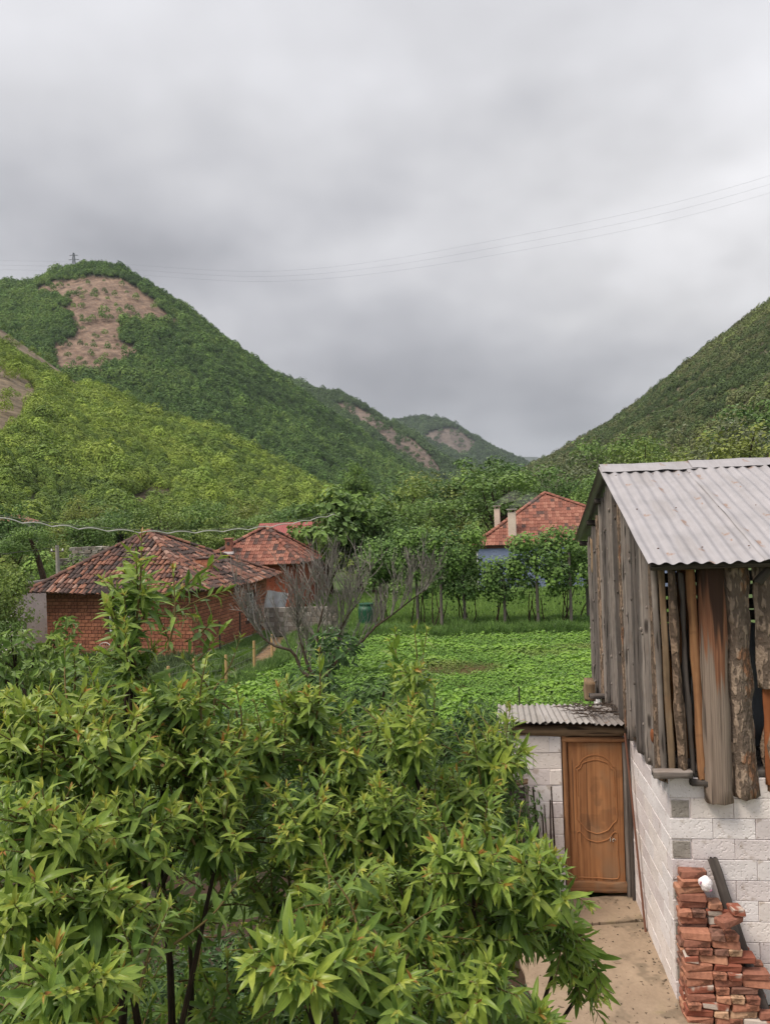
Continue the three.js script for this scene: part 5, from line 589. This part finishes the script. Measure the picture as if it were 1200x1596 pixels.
// ---- field of clover and rough grass ----
{
  const R = rng(99), plant = (seed) => { const Q = rng(seed), C = new Cards(); for (let k = 0; k < 7; k++) { const a = Q() * 6.28, r = 0.02 + Q() * 0.05, hgt = 0.05 + Q() * 0.09; C.add(V(Math.cos(a) * r, hgt, Math.sin(a) * r), V(Math.cos(a) * 0.5, 1, Math.sin(a) * 0.5).normalize(), 0.05 + Q() * 0.035, 0.75, Q() * 6.28); } for (let k = 0; k < 3; k++) C.add(V((Q() - 0.5) * 0.05, 0.04, (Q() - 0.5) * 0.05), V(Q() - 0.5, 0.2, Q() - 0.5).normalize(), 0.1, 0.12, 1.57); return C.build(); };
  const clover = [1, 2, 3].map(s => plant(1300 + s)), ms = [[], [], []], cs = [[], [], []], bare = (x, z) => Math.max(sstep(1.4, 0.5, Math.hypot((x - 1.9) / 1.5, (z + 23.4) / 1.0)), 0.75 * sstep(1.5, 0.4, Math.hypot((x - 7.4) / 1.8, (z + 26.2) / 0.7)), 0.5 * sstep(1.3, 0.5, Math.hypot((x - 5) / 1.4, (z + 25.2) / 0.6)));
  for (let i = 0; i < 95000; i++) { const z = -15.5 - R() * 14.5, xl = -5.2 + (-z - 21) * 0.22, x = xl + R() * (10.2 - xl), b = bare(x, z), pat = fbm(x * 0.6, z * 0.6, 4, 3); if (R() < b * 0.6) continue; const k = Math.floor(R() * 3), s = (0.45 + 0.65 * R() + (R() < 0.03 ? 0.7 : 0)) * (1 + pat * 1.2) * (1 - 0.4 * b); ms[k].push(new THREE.Matrix4().compose(V(x, 0.0, z), new THREE.Quaternion().setFromEuler(new THREE.Euler(0, R() * 6.28, 0)), V(s, s, s))); const t = clamp(0.5 + pat + (R() - 0.5) * 0.6), c = new THREE.Color(lerp(0.10, 0.22, t), lerp(0.23, 0.38, t), lerp(0.02, 0.04, t)); if (b > 0.2) c.lerp(new THREE.Color(0.2, 0.2, 0.05), b * 0.6); cs[k].push(c); }
  const g = new THREE.Group(); g.name = 'clover_field'; g.userData = { label: 'bright green low clover crop covering the garden field', category: 'crop', kind: 'stuff' }; scene.add(g); const cm = leafStd(0.3); ms.forEach((m, k) => instanced('clover', clover[k], cm, m, cs[k], g));
  const bed = new THREE.PlaneGeometry(17, 16, 60, 60).rotateX(-Math.PI / 2), p = bed.attributes.position, uv = bed.attributes.uv; for (let i = 0; i < p.count; i++) { p.setY(i, 0.03 * fbm(p.getX(i) * 2, p.getZ(i) * 2, 1, 3)); uv.setXY(i, p.getX(i) / 2.4, p.getZ(i) / 2.4); } bed.computeVertexNormals(); structure('field_soil', bed, std({ map: T.soil, bumpMap: T.rough, bumpScale: 0.04, color: 0xd8cfa0 })).position.set(3.2, 0.012, -23);
  const tuft = (seed, n, h) => { const Q = rng(seed), pos = []; for (let k = 0; k < n; k++) { const a = Q() * 6.28, r = Q() * 0.07, x = Math.cos(a) * r, z = Math.sin(a) * r, hh = h * (0.6 + 0.6 * Q()), lx = (Q() - 0.5) * hh * 0.8, lz = (Q() - 0.5) * hh * 0.8, w = 0.007 + Q() * 0.006, ca = Math.cos(a + 1.57) * w, sa = Math.sin(a + 1.57) * w, mx = x + lx * 0.4, my = hh * 0.6, mz = z + lz * 0.4; pos.push(x - ca, 0, z - sa, x + ca, 0, z + sa, mx + ca * 0.8, my, mz + sa * 0.8, x - ca, 0, z - sa, mx + ca * 0.8, my, mz + sa * 0.8, mx - ca * 0.8, my, mz - sa * 0.8, mx - ca * 0.8, my, mz - sa * 0.8, mx + ca * 0.8, my, mz + sa * 0.8, x + lx, hh, z + lz); } const g2 = new THREE.BufferGeometry(); g2.setAttribute('position', new THREE.Float32BufferAttribute(pos, 3)); g2.computeVertexNormals(); return g2; };
  const tufts = [1, 2, 3].map(s => tuft(1400 + s, 12, 0.34)), tm = [[], [], []], tc = [[], [], []];
  const grow = (n, fx, sc, ca, cb) => { for (let i = 0; i < n; i++) { const [x, z, ok] = fx(); if (!ok) continue; const k = Math.floor(R() * 3), s = sc * (0.6 + 0.8 * R()) * (1 + 0.6 * fbm(x * 0.8, z * 0.8, 2, 2)); tm[k].push(new THREE.Matrix4().compose(V(x, 0, z), new THREE.Quaternion().setFromEuler(new THREE.Euler(0, R() * 6.28, 0)), V(s * 1.1, s, s * 1.1))); tc[k].push(new THREE.Color(...ca).lerp(new THREE.Color(...cb), R())); } };
  grow(9000, () => { const x = -3.4 + R() * 14, z = -29.2 - R() * 2.2; return [x, z, true]; }, 1.0, [0.085, 0.18, 0.03], [0.15, 0.27, 0.045]);
  grow(20000, () => { const x = -3.8 + R() * 17, z = -31 - R() * 14.5; return [x, z, !(z < -44 && x > 5)]; }, 0.9, [0.11, 0.22, 0.032], [0.19, 0.31, 0.05]);
  grow(7000, () => { const z = -19 - R() * 13, x = -7.6 + (-z - 20) * 0.2 + R() * 3.2, hx = -6.75 + 0.265 * (-z - 26.6); const px = (z > -25.5 ? -5.95 + (-z - 20.6) * 0.418 : -3.8) - 0.5; return [x, z, (z > -26.3 || x > hx + 0.3) && Math.abs(x - px) > 0.36]; }, 0.75, [0.085, 0.17, 0.03], [0.15, 0.25, 0.05]);
  grow(2500, () => { const x = -13.5 + R() * 7, z = -26.1 + R() * 4 - Math.max(0, (-7 - x)) * 0.25; return [x, z, true]; }, 1.0, [0.04, 0.08, 0.02], [0.09, 0.13, 0.035]);
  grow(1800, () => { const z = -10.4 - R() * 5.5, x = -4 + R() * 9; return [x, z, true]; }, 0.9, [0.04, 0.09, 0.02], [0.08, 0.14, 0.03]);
  grow(900, () => { const x = -4 + R() * 13, z = -18 - R() * 11; return [x, z, fbm(x * 0.5, z * 0.5, 7, 2) > 0.05]; }, 0.5, [0.12, 0.22, 0.04], [0.22, 0.30, 0.07]);
  const gg = new THREE.Group(); gg.name = 'tall_grass'; gg.userData = { label: 'tall rough grass under the vines and along the fence', category: 'grass', kind: 'stuff' }; scene.add(gg); tm.forEach((m, k) => instanced('tufts', tufts[k], cm, m, tc[k], gg));
}
// ---- fence of stakes and wire mesh, dirt path ----
{
  const S = [[-5.95, -20.6, 'nearest'], [-5.45, -21.4, 'second'], [-4.7, -22.0, 'third'], [-4.2, -23.8, 'fourth'], [-3.9, -25.5, 'farthest']], fm = std({ color: 0xc2a070, bumpMap: T.woodBump, bumpScale: 0.004 }), P = [];
  S.forEach(([x, z, w], i) => { const s = single('fence_stake', `${w} pale wooden stake of the wire mesh fence`, 'stake', tube([V(0, -0.1, 0), V(0.02, 0.98 + (i % 2) * 0.08, 0)], [0.045, 0.042], 7), fm, 'stakes of the garden fence'); s.position.set(x, 0, z); P.push(V(x, 0, z)); });
  for (let i = 0; i < 4; i++) { const a = P[i], b = P[i + 1], L = a.distanceTo(b), gs = []; for (let k = 0; k <= 5; k++) gs.push(bar(a.clone().setY(0.08 + k * 0.165), b.clone().setY(0.08 + k * 0.165), 0.0035, 3)); const n = Math.round(L / 0.16); for (let k = 0; k <= n; k++) { const q = a.clone().lerp(b, k / n); gs.push(bar(q.clone().setY(0.05), q.clone().setY(0.92), 0.003, 3)); } single('wire_mesh', `wire mesh length between the ${S[i][2]} and ${S[i + 1][2]} fence stakes`, 'mesh', mergeGeometries(gs), std({ color: 0x8c8c86, roughness: 0.6 }), 'lengths of fence mesh'); }
  [[-6.52, -27.7, 1.25], [-6.2, -29.8, 1.3], [-5.7, -31.6, 1.2]].forEach(([x, z, h], i) => { const p = single('iron_fence_post', `${['nearest', 'middle', 'farthest'][i]} thin dark post along the brick house side wall`, 'post', bar(V(0, -0.1, 0), V(0.02, h, 0), 0.03, 6), M.wire, 'thin posts by the brick house'); p.position.set(x + 0.55, 0, z + 0.6); });
  const pts = [[-5.4, -20.5], [-4.6, -22.5], [-3.9, -25], [-3.6, -28], [-3.7, -31]], pos = [], uv = [], idx = []; pts.forEach(([x, z], i) => { for (let k = 0; k <= 6; k++) { const q = k / 6 - 0.5; pos.push(x - 0.55 + q * 0.75 * (1 + 0.3 * Math.sin(i * 3)), 0.018 + 0.01 * N3(i, k, 2), z); uv.push(q, z); } }); for (let i = 0; i < pts.length - 1; i++) for (let k = 0; k < 6; k++) { const q = i * 7 + k; idx.push(q, q + 1, q + 7, q + 1, q + 8, q + 7); } const g = new THREE.BufferGeometry(); g.setAttribute('position', new THREE.Float32BufferAttribute(pos, 3)); g.setAttribute('uv', new THREE.Float32BufferAttribute(uv, 2)); g.setIndex(idx); g.computeVertexNormals(); structure('dirt_path', g, std({ map: T.yard, color: 0xd8c4a8 }));
}
// ---- bare tree ----
{
  const R = rng(1500), t = thing('bare_tree', 'leafless grey-brown tree with upright twigs in the middle of the garden', 'tree', [-2.1, 0, -22.6]), mats = std({ map: T.bark, color: 0x9a9692 }); t.scale.setScalar(0.9);
  const U = 0.0188, P = (px, py, dz = 0) => V((px - 497) * U - 0.0, (1062 - py) * U, dz);
  const limbs = [[[497, 1062], [468, 1046], [452, 1010], [420, 1000], [398, 985], [384, 968], [378, 950]], [[497, 1062], [480, 1040], [470, 1005], [462, 960], [466, 920]], [[505, 1064], [515, 1040], [530, 1010], [537, 975], [552, 948], [568, 930]], [[512, 1050], [538, 1018], [572, 996], [598, 970], [630, 948], [668, 920], [686, 908]], [[497, 1055], [505, 1020], [498, 985], [508, 940], [520, 900]]], tw = [];
  limbs.forEach((l, i) => { const pts = l.map(([x, y], k) => P(x, y, (i - 2) * 0.3 * k / l.length + (R() - 0.5) * 0.12)), c = new THREE.CatmullRomCurve3(pts).getPoints(14); part('limb', tube(c, c.map((_, k) => lerp(i === 2 ? 0.08 : i === 3 ? 0.055 : 0.07, 0.014, k / 14)), 7), mats, t);
    const br = (base, dir, len, r, lev) => { const pts2 = [base]; let p = base.clone(), d = dir.clone(); const n = 5; for (let k = 0; k < n; k++) { d.add(ball(R).multiplyScalar(0.28)).add(V(0, 0.10, 0)).normalize(); p = p.clone().addScaledVector(d, len / n); pts2.push(p); } tw.push(tube(pts2, pts2.map((_, k) => lerp(r, 0.006, k / n)), lev > 1 ? 3 : 4, false)); if (lev < 3) { const m = lev === 1 ? 5 : 3; for (let k = 0; k < m; k++) { const q = pts2[1 + Math.floor(R() * (n - 1))]; br(q.clone(), d.clone().add(ball(R).multiplyScalar(0.9)).add(V(0, 0.3, 0)).normalize(), len * (0.4 + R() * 0.3), r * 0.55, lev + 1); } } };
    for (let k = 3; k < 15; k++) { const m = k > 8 ? 2 : 1; for (let j = 0; j < m; j++) br(c[k].clone(), V((R() - 0.5) * 1.1 + (i === 3 ? 0.35 : i === 0 ? -0.25 : 0), 0.9, (R() - 0.5) * 0.9).normalize(), 0.8 + R() * 0.85, 0.026, 1); } });
  part('trunk', tube([V(0, -0.3, 0), V(0.02, 0.1, 0)], [0.17, 0.13], 8), mats, t); const w = part('twigs', mergeGeometries(tw), std({ color: 0x827b75, roughness: 1 }), t); w.userData.kind = 'stuff';
}
// ---- wires and pylon ----
{
  const base = [V(-9.3, 5.49, -14), V(-7.5, 5.02, -15), V(-6.4, 4.73, -17), V(-5.0, 4.54, -20), V(-3.4, 4.58, -24), V(-1.9, 4.85, -29)], c = new THREE.CatmullRomCurve3(base), n = 240, a = [], b = []; for (let i = 0; i <= n; i++) { const p = c.getPoint(i / n), s = Math.abs(Math.sin(i / n * 52)); a.push(p.clone().add(V(0, 0.055 * s - 0.02, 0.012 * Math.cos(i * 0.2)))); b.push(p.clone().add(V(0, 0.10 - 0.04 * Math.sin(i / n * Math.PI), 0))); }
  single('white_cable', 'thick white wavy cable slung across above the brick house', 'cable', tube(a, [0.014], 6), std({ color: 0xc8c4bc, roughness: 0.6 })); single('messenger_wire', 'thin wire carrying the white wavy cable', 'wire', tube(b, [0.005], 4), std({ color: 0x8a8880 }));
  single('dark_wire', 'dark wire at the left edge ending at the short concrete pole', 'wire', tube([V(-12, 4.2, -18), V(-14, 3.85, -28), V(-19.2, 3.5, -45)], [0.012, 0.012, 0.012], 5), M.wire);
  const pw = std({ color: 0x70757c }), K = [[-900, 330, -900], [-283, 244, -722], [-73, 203, -640], [100, 194.3, -560], [247, 199, -480], [520, 260, -330]]; for (let k = 0; k < 3; k++) { const cv = new THREE.CatmullRomCurve3(K.map(([x, y, z]) => V(x + k * 0.5, y + k * 3.4 - 3.4 + (x > 0 ? k * 1.2 : 0), z + k * 3))); single('power_line', `${['lowest', 'middle', 'uppermost'][k]} faint power line crossing the sky`, 'power line', tube(cv.getPoints(60), [0.05], 4), pw, 'power lines from the pylon'); }
  const p = thing('pylon', 'small lattice pylon on top of the mountain', 'pylon', [-283, 236, -722]), gs = [], H = 22; for (const [x, z] of [[-1, -1], [1, -1], [1, 1], [-1, 1]]) gs.push(bar(V(x * 2, 0, z * 2), V(x * 0.4, H, z * 0.4), 0.26, 4)); for (let k = 0; k < 5; k++) { const y0 = k * 3.2, y1 = y0 + 3.2, w0 = lerp(2, 0.4, y0 / H), w1 = lerp(2, 0.4, y1 / H); for (const s of [-1, 1]) { gs.push(bar(V(-w0, y0, s * w0), V(w1, y1, s * w1), 0.1, 4), bar(V(w0, y0, s * w0), V(-w1, y1, s * w1), 0.1, 4)); } } part('lattice', mergeGeometries(gs), pw, p); for (const [y, w] of [[15.5, 5], [19.5, 4]]) part('crossarm', mergeGeometries([bar(V(-w, y, 0), V(w, y, 0), 0.28, 4), bar(V(-w, y, 0), V(0, y + 1.4, 0), 0.1, 4), bar(V(w, y, 0), V(0, y + 1.4, 0), 0.1, 4)]), pw, p);
}

// ================= FOREGROUND TREES =================
function leafGeo(seed, curl, fold) {                       // lanceolate leaf, unit length along +y, face towards +z
  const rows = 7, pos = [], uv = [], idx = [], R = rng(seed), tw = (R() - 0.5) * 0.5; for (let j = 0; j <= rows; j++) { const t = j / rows, w = 0.116 * Math.pow(Math.sin(Math.PI * Math.pow(clamp(t * 0.97 + 0.02), 0.82)), 0.9) * (t > 0.985 ? 0.2 : 1), bend = curl * t * t, y = t * (1 - 0.18 * Math.abs(curl) * t), rip = 0.012 * Math.sin(t * 17 + seed); for (const s of [-1, 0, 1]) { const a = tw * t, x = s * w * Math.cos(fold), z = Math.abs(s) * w * Math.sin(fold) + (s ? rip * s : 0); pos.push(x * Math.cos(a) - z * Math.sin(a), y, -bend + z * Math.cos(a) + x * Math.sin(a)); uv.push(0.5 + s * 0.48, t); } }
  for (let j = 0; j < rows; j++) for (let k = 0; k < 2; k++) { const q = j * 3 + k; idx.push(q, q + 1, q + 3, q + 1, q + 4, q + 3); }
  const g = new THREE.BufferGeometry(); g.setAttribute('position', new THREE.Float32BufferAttribute(pos, 3)); g.setAttribute('uv', new THREE.Float32BufferAttribute(uv, 2)); g.setIndex(idx); g.computeVertexNormals(); return g;
}
const leafGeos = [leafGeo(1, 0.10, 0.35), leafGeo(2, 0.28, 0.30), leafGeo(3, 0.55, 0.45), leafGeo(4, -0.08, 0.6)];
const leafParams = { map: T.leaf, roughness: 1, side: THREE.DoubleSide, transmission: 0.42, thickness: 0, specularIntensity: 0.5, clearcoat: 0.55, clearcoatRoughness: 0.33 };
const leafShared = new THREE.MeshPhysicalMaterial({ ...leafParams, color: 0xffffff });
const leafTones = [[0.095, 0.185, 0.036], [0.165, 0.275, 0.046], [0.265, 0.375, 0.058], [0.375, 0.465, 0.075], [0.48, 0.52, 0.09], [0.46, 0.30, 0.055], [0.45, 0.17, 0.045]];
const leafMats = leafTones.map(c => { const m = new THREE.MeshPhysicalMaterial(leafParams); m.color.setRGB(...c); return m; });
const twigMat = std({ map: T.bark, color: 0x6a5a4c }), youngTwig = std({ color: 0x6a5a34 });
function leafyTree({ label, seed, foot, trunks, blobs, tips = [], reach = 1.2 }) {
  const R = rng(seed), t = thing('fruit_tree', label, 'tree', foot, 0, 'lance-leaved fruit trees below the balcony'), F0 = V(...foot), leaves = [], twigs = [], wood = [], eye = EYE.clone().sub(F0);
  const crotch = V(0, 1.1, 0);
  trunks.forEach(([x, z], i) => { const a = V((R() - 0.5) * 0.1, -0.1, (R() - 0.5) * 0.1), b = V(x, 1.9 + R() * 0.3, z); part('trunk', tube(wander(a, b, 6, 0.04, R), [0.07, 0.06, 0.055, 0.05, 0.045, 0.04, 0.034], 8), trunkMat, t); });
  const addLeaf = (p, d, up, s, tone, gi, front) => { const y = d.clone().normalize(), z = up.clone().addScaledVector(y, -up.dot(y)); if (z.lengthSq() < 1e-4) z.set(0, 0, 1); z.normalize(); const x = y.clone().cross(z); const m = new THREE.Matrix4().makeBasis(x.multiplyScalar(s * (0.85 + 0.4 * R())), y.multiplyScalar(s), z.multiplyScalar(s)); m.setPosition(p); leaves.push({ m, tone, gi, show: front ? s / p.distanceTo(eye) : 0 }); };
  const shoot = (a, b, n, len, vigour, front) => {
    const c = new THREE.CatmullRomCurve3([a, a.clone().lerp(b, 0.5).add(ball(R).multiplyScalar(0.04)), b]), pts = c.getPoints(7); twigs.push(tube(pts, pts.map((_, i) => lerp(0.006, 0.0022, i / 7)), 4, false));
    const base = front ? R() * 1.5 : R() * 0.5; let ang = R() * 6.28;  // inner shoots start darker: shade under the canopy put into the leaf colour
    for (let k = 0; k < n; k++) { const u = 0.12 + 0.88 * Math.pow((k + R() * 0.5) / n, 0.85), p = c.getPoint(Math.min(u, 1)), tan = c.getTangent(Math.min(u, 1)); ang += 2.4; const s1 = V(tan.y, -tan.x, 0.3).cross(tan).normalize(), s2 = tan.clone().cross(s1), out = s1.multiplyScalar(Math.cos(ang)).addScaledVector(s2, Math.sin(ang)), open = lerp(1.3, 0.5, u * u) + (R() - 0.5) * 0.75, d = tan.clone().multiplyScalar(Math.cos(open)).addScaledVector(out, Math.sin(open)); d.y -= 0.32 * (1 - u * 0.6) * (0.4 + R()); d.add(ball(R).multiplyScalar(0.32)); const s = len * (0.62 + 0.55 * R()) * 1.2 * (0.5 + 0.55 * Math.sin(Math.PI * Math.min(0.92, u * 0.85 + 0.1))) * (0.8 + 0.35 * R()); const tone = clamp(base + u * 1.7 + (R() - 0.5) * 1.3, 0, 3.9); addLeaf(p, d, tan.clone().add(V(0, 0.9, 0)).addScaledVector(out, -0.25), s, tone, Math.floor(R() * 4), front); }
    const tan = c.getTangent(1); for (let k = 0; k < 5; k++) { const q = ball(R); const d = tan.clone().multiplyScalar(1.0).addScaledVector(q, 0.7); addLeaf(b.clone(), d, q.clone().negate().add(tan), len * (0.25 + 0.3 * R()), k < 2 && vigour > 0.45 ? 4.9 + R() * 1.1 : 3.4 + R(), Math.floor(R() * 3), front); }
  };
  const limbTo = (c) => { const tr = trunks[Math.floor(R() * trunks.length)], s = V(tr[0] * 0.8, 1.5 + R() * 0.4, tr[1] * 0.8), pts = new THREE.CatmullRomCurve3([s, s.clone().lerp(c, 0.5).add(V(0, -0.15, 0)).add(ball(R).multiplyScalar(0.12)), c]).getPoints(9); wood.push(tube(pts, pts.map((_, i) => lerp(0.024, 0.008, i / 9)), 6)); };
  blobs.forEach(([X, Y, Z, rx, ry, n, droop]) => {
    rx *= 0.9; ry *= 0.86; Y -= 0.035; const c = V(X, Y, Z).sub(F0), rz = (rx + ry) / 2 * 1.1; limbTo(c.clone().add(V(0, -ry * 0.6, -0.05)));
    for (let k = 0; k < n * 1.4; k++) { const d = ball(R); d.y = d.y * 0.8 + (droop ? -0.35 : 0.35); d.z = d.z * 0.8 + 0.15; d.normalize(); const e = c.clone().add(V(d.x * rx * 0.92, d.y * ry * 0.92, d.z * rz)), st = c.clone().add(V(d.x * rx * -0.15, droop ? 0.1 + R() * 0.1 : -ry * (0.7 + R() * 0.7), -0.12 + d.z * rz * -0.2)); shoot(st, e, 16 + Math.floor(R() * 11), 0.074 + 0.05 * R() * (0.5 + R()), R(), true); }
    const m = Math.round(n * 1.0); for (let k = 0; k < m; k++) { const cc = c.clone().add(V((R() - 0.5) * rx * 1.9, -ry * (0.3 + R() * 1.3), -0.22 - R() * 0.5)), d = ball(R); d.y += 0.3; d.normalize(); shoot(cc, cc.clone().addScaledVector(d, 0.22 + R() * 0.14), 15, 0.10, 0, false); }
  });
  for (const [X, Y, Z, hgt] of tips) { const a = V(X, Y - hgt, Z).sub(F0), b = V(X + (R() - 0.5) * 0.08, Y, Z).sub(F0); shoot(a, b, 15, 0.095, 1, true); }
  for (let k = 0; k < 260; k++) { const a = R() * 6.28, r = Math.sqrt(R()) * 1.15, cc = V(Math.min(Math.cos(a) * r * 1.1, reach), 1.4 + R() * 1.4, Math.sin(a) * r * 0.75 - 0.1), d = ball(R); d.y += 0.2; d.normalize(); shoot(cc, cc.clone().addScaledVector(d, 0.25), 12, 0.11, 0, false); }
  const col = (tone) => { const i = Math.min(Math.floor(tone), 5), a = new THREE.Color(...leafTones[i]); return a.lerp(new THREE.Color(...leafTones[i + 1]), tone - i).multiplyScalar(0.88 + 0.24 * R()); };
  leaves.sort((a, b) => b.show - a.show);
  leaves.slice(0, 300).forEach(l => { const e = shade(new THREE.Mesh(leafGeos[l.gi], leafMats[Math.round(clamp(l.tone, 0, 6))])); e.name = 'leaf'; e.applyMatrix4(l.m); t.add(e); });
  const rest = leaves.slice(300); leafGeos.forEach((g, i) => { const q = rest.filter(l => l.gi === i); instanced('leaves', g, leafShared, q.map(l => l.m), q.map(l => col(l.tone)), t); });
  part('limbs', mergeGeometries(wood), twigMat, t); const tw = part('twigs', mergeGeometries(twigs), youngTwig, t); tw.userData.kind = 'stuff';
  console.log('leaves', leaves.length);
}
leafyTree({ label: 'tall lance-leaved fruit tree with pointed top before the brick house', seed: 2001, tips: [[-1.21, 4.84, -3.7, 0.42], [-1.05, 4.66, -3.65, 0.38], [-0.86, 4.26, -3.5, 0.36], [-0.72, 4.12, -3.5, 0.3]], foot: [-1.5, 0, -3.9], trunks: [[-0.3, 0.1], [0.15, 0.3], [0.35, -0.1]],
  blobs: [[-1.23, 4.64, -3.7, 0.12, 0.14, 3], [-1.23, 4.48, -3.65, 0.15, 0.15, 4], [-1.22, 4.30, -3.6, 0.18, 0.18, 7], [-1.44, 4.07, -3.4, 0.28, 0.15, 13], [-1.62, 4.12, -3.3, 0.19, 0.13, 7], [-1.0, 4.05, -3.5, 0.22, 0.16, 11], [-1.52, 4.01, -3.2, 0.25, 0.2, 14], [-1.24, 3.95, -3.3, 0.32, 0.22, 18], [-0.88, 3.85, -3.5, 0.26, 0.2, 14], [-1.34, 3.78, -2.9, 0.28, 0.19, 15], [-1.1, 3.67, -3.1, 0.28, 0.21, 16], [-0.8, 3.56, -3.4, 0.23, 0.24, 14], [-1.35, 3.61, -2.7, 0.23, 0.16, 10], [-1.15, 3.53, -2.8, 0.23, 0.17, 12], [-1.09, 3.47, -2.4, 0.26, 0.15, 13],  [-0.99, 3.12, -3.6, 0.21, 0.21, 4]] });
leafyTree({ label: 'spreading lance-leaved fruit tree reaching over the yard towards the outhouse', seed: 2002, tips: [[-0.39, 4.2, -3.9, 0.36], [-0.55, 4.04, -3.85, 0.34], [0.12, 4.27, -4.1, 0.4], [-0.66, 3.98, -3.8, 0.3], [0.66, 3.78, -4.3, 0.3], [0.47, 3.7, -4.2, 0.3], [0.4, 3.62, -3.4, 0.28]], foot: [0.05, 0, -4.1], reach: 0.35, trunks: [[-0.35, 0.2], [0.1, 0.35], [0.4, 0.1]],
  blobs: [[-0.42, 3.92, -3.9, 0.18, 0.16, 9], [-0.64, 3.77, -3.8, 0.19, 0.19, 10], [-0.24, 3.65, -3.95, 0.25, 0.21, 13], [0.11, 4.04, -4.1, 0.1, 0.15, 5], [0.1, 3.79, -4.0, 0.18, 0.23, 12], [-0.44, 3.53, -3.6, 0.28, 0.24, 16], [-0.05, 3.48, -3.7, 0.28, 0.22, 15], [0.58, 3.56, -4.3, 0.18, 0.16, 9], [0.38, 3.39, -4.1, 0.24, 0.17, 11], [0.34, 3.38, -3.4, 0.26, 0.17, 14], [0.66, 3.24, -3.5, 0.13, 0.15, 8], [-0.29, 3.21, -3.5, 0.29, 0.23, 14], [0.08, 3.19, -3.4, 0.28, 0.21, 14], [0.49, 3.05, -3.5, 0.22, 0.15, 11], [0.74, 2.84, -3.6, 0.16, 0.12, 9, 1], [0.88, 2.69, -3.65, 0.12, 0.12, 8, 1], [-0.35, 3.38, -2.7, 0.23, 0.14, 13],  [-0.59, 3.2, -3.6, 0.19, 0.19, 4], [-0.08, 3.19, -2.8, 0.26, 0.14, 11], [0.27, 3.0, -3.1, 0.23, 0.13, 9], [0.57, 2.79, -3.2, 0.09, 0.08, 3]] });
// darker evergreen bushes behind the fruit trees, and the drooping cherry by the brick house
{
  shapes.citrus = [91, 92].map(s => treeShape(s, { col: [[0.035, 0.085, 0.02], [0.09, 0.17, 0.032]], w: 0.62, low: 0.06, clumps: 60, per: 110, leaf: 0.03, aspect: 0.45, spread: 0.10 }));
  shapes.cherry = [95].map(s => treeShape(s, { col: [[0.10, 0.18, 0.03], [0.20, 0.28, 0.05]], w: 0.95, low: 0.05, clumps: 44, per: 60, leaf: 0.06, aspect: 0.38, droop: 0.8 }));
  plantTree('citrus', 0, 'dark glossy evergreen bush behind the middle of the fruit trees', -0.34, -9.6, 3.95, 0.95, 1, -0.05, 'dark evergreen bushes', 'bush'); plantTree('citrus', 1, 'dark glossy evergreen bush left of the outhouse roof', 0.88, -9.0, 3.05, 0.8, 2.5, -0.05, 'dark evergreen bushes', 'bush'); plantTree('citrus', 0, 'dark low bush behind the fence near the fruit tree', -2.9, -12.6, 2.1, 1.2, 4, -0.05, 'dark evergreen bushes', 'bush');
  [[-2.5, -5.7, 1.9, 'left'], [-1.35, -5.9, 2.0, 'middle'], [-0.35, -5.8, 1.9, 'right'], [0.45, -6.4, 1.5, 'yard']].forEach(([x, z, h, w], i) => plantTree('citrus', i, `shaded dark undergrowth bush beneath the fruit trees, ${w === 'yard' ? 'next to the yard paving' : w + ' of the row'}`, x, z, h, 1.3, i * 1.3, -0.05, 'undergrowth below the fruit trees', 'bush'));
  plantTree('cherry', 0, 'drooping broad-leaved cherry at the left edge before the brick house', -7.55, -15.5, 3.75, 0.85, 0.4, -0.05, 'bushes left of the brick house', 'bush');
  plantTree('mid', 2, 'low weedy bush along the foot of the brick house wall', -6.5, -17.5, 1.7, 1.3, 2, -0.05, 'bushes left of the brick house', 'bush'); plantTree('mid', 0, 'rose-like bush before the brick wall', -8.0, -22.5, 1.5, 1.0, 3, -0.05, 'bushes left of the brick house', 'bush');
  const st = thing('field_stone', 'pale rounded stone beside the cherry before the brick house', 'stone', [-8.0, 0.1, -19.6]), g = new THREE.IcosahedronGeometry(0.3, 3), p = g.attributes.position; for (let i = 0; i < p.count; i++) { const k = 1 + 0.25 * fbm(p.getX(i) * 3, p.getY(i) * 3, p.getZ(i) * 3, 2); p.setXYZ(i, p.getX(i) * k, p.getY(i) * k * 0.75, p.getZ(i) * k); } g.computeVertexNormals(); part('boulder', metreUV(g), M.cement[0], st);
}

renderer.render(scene, camera);
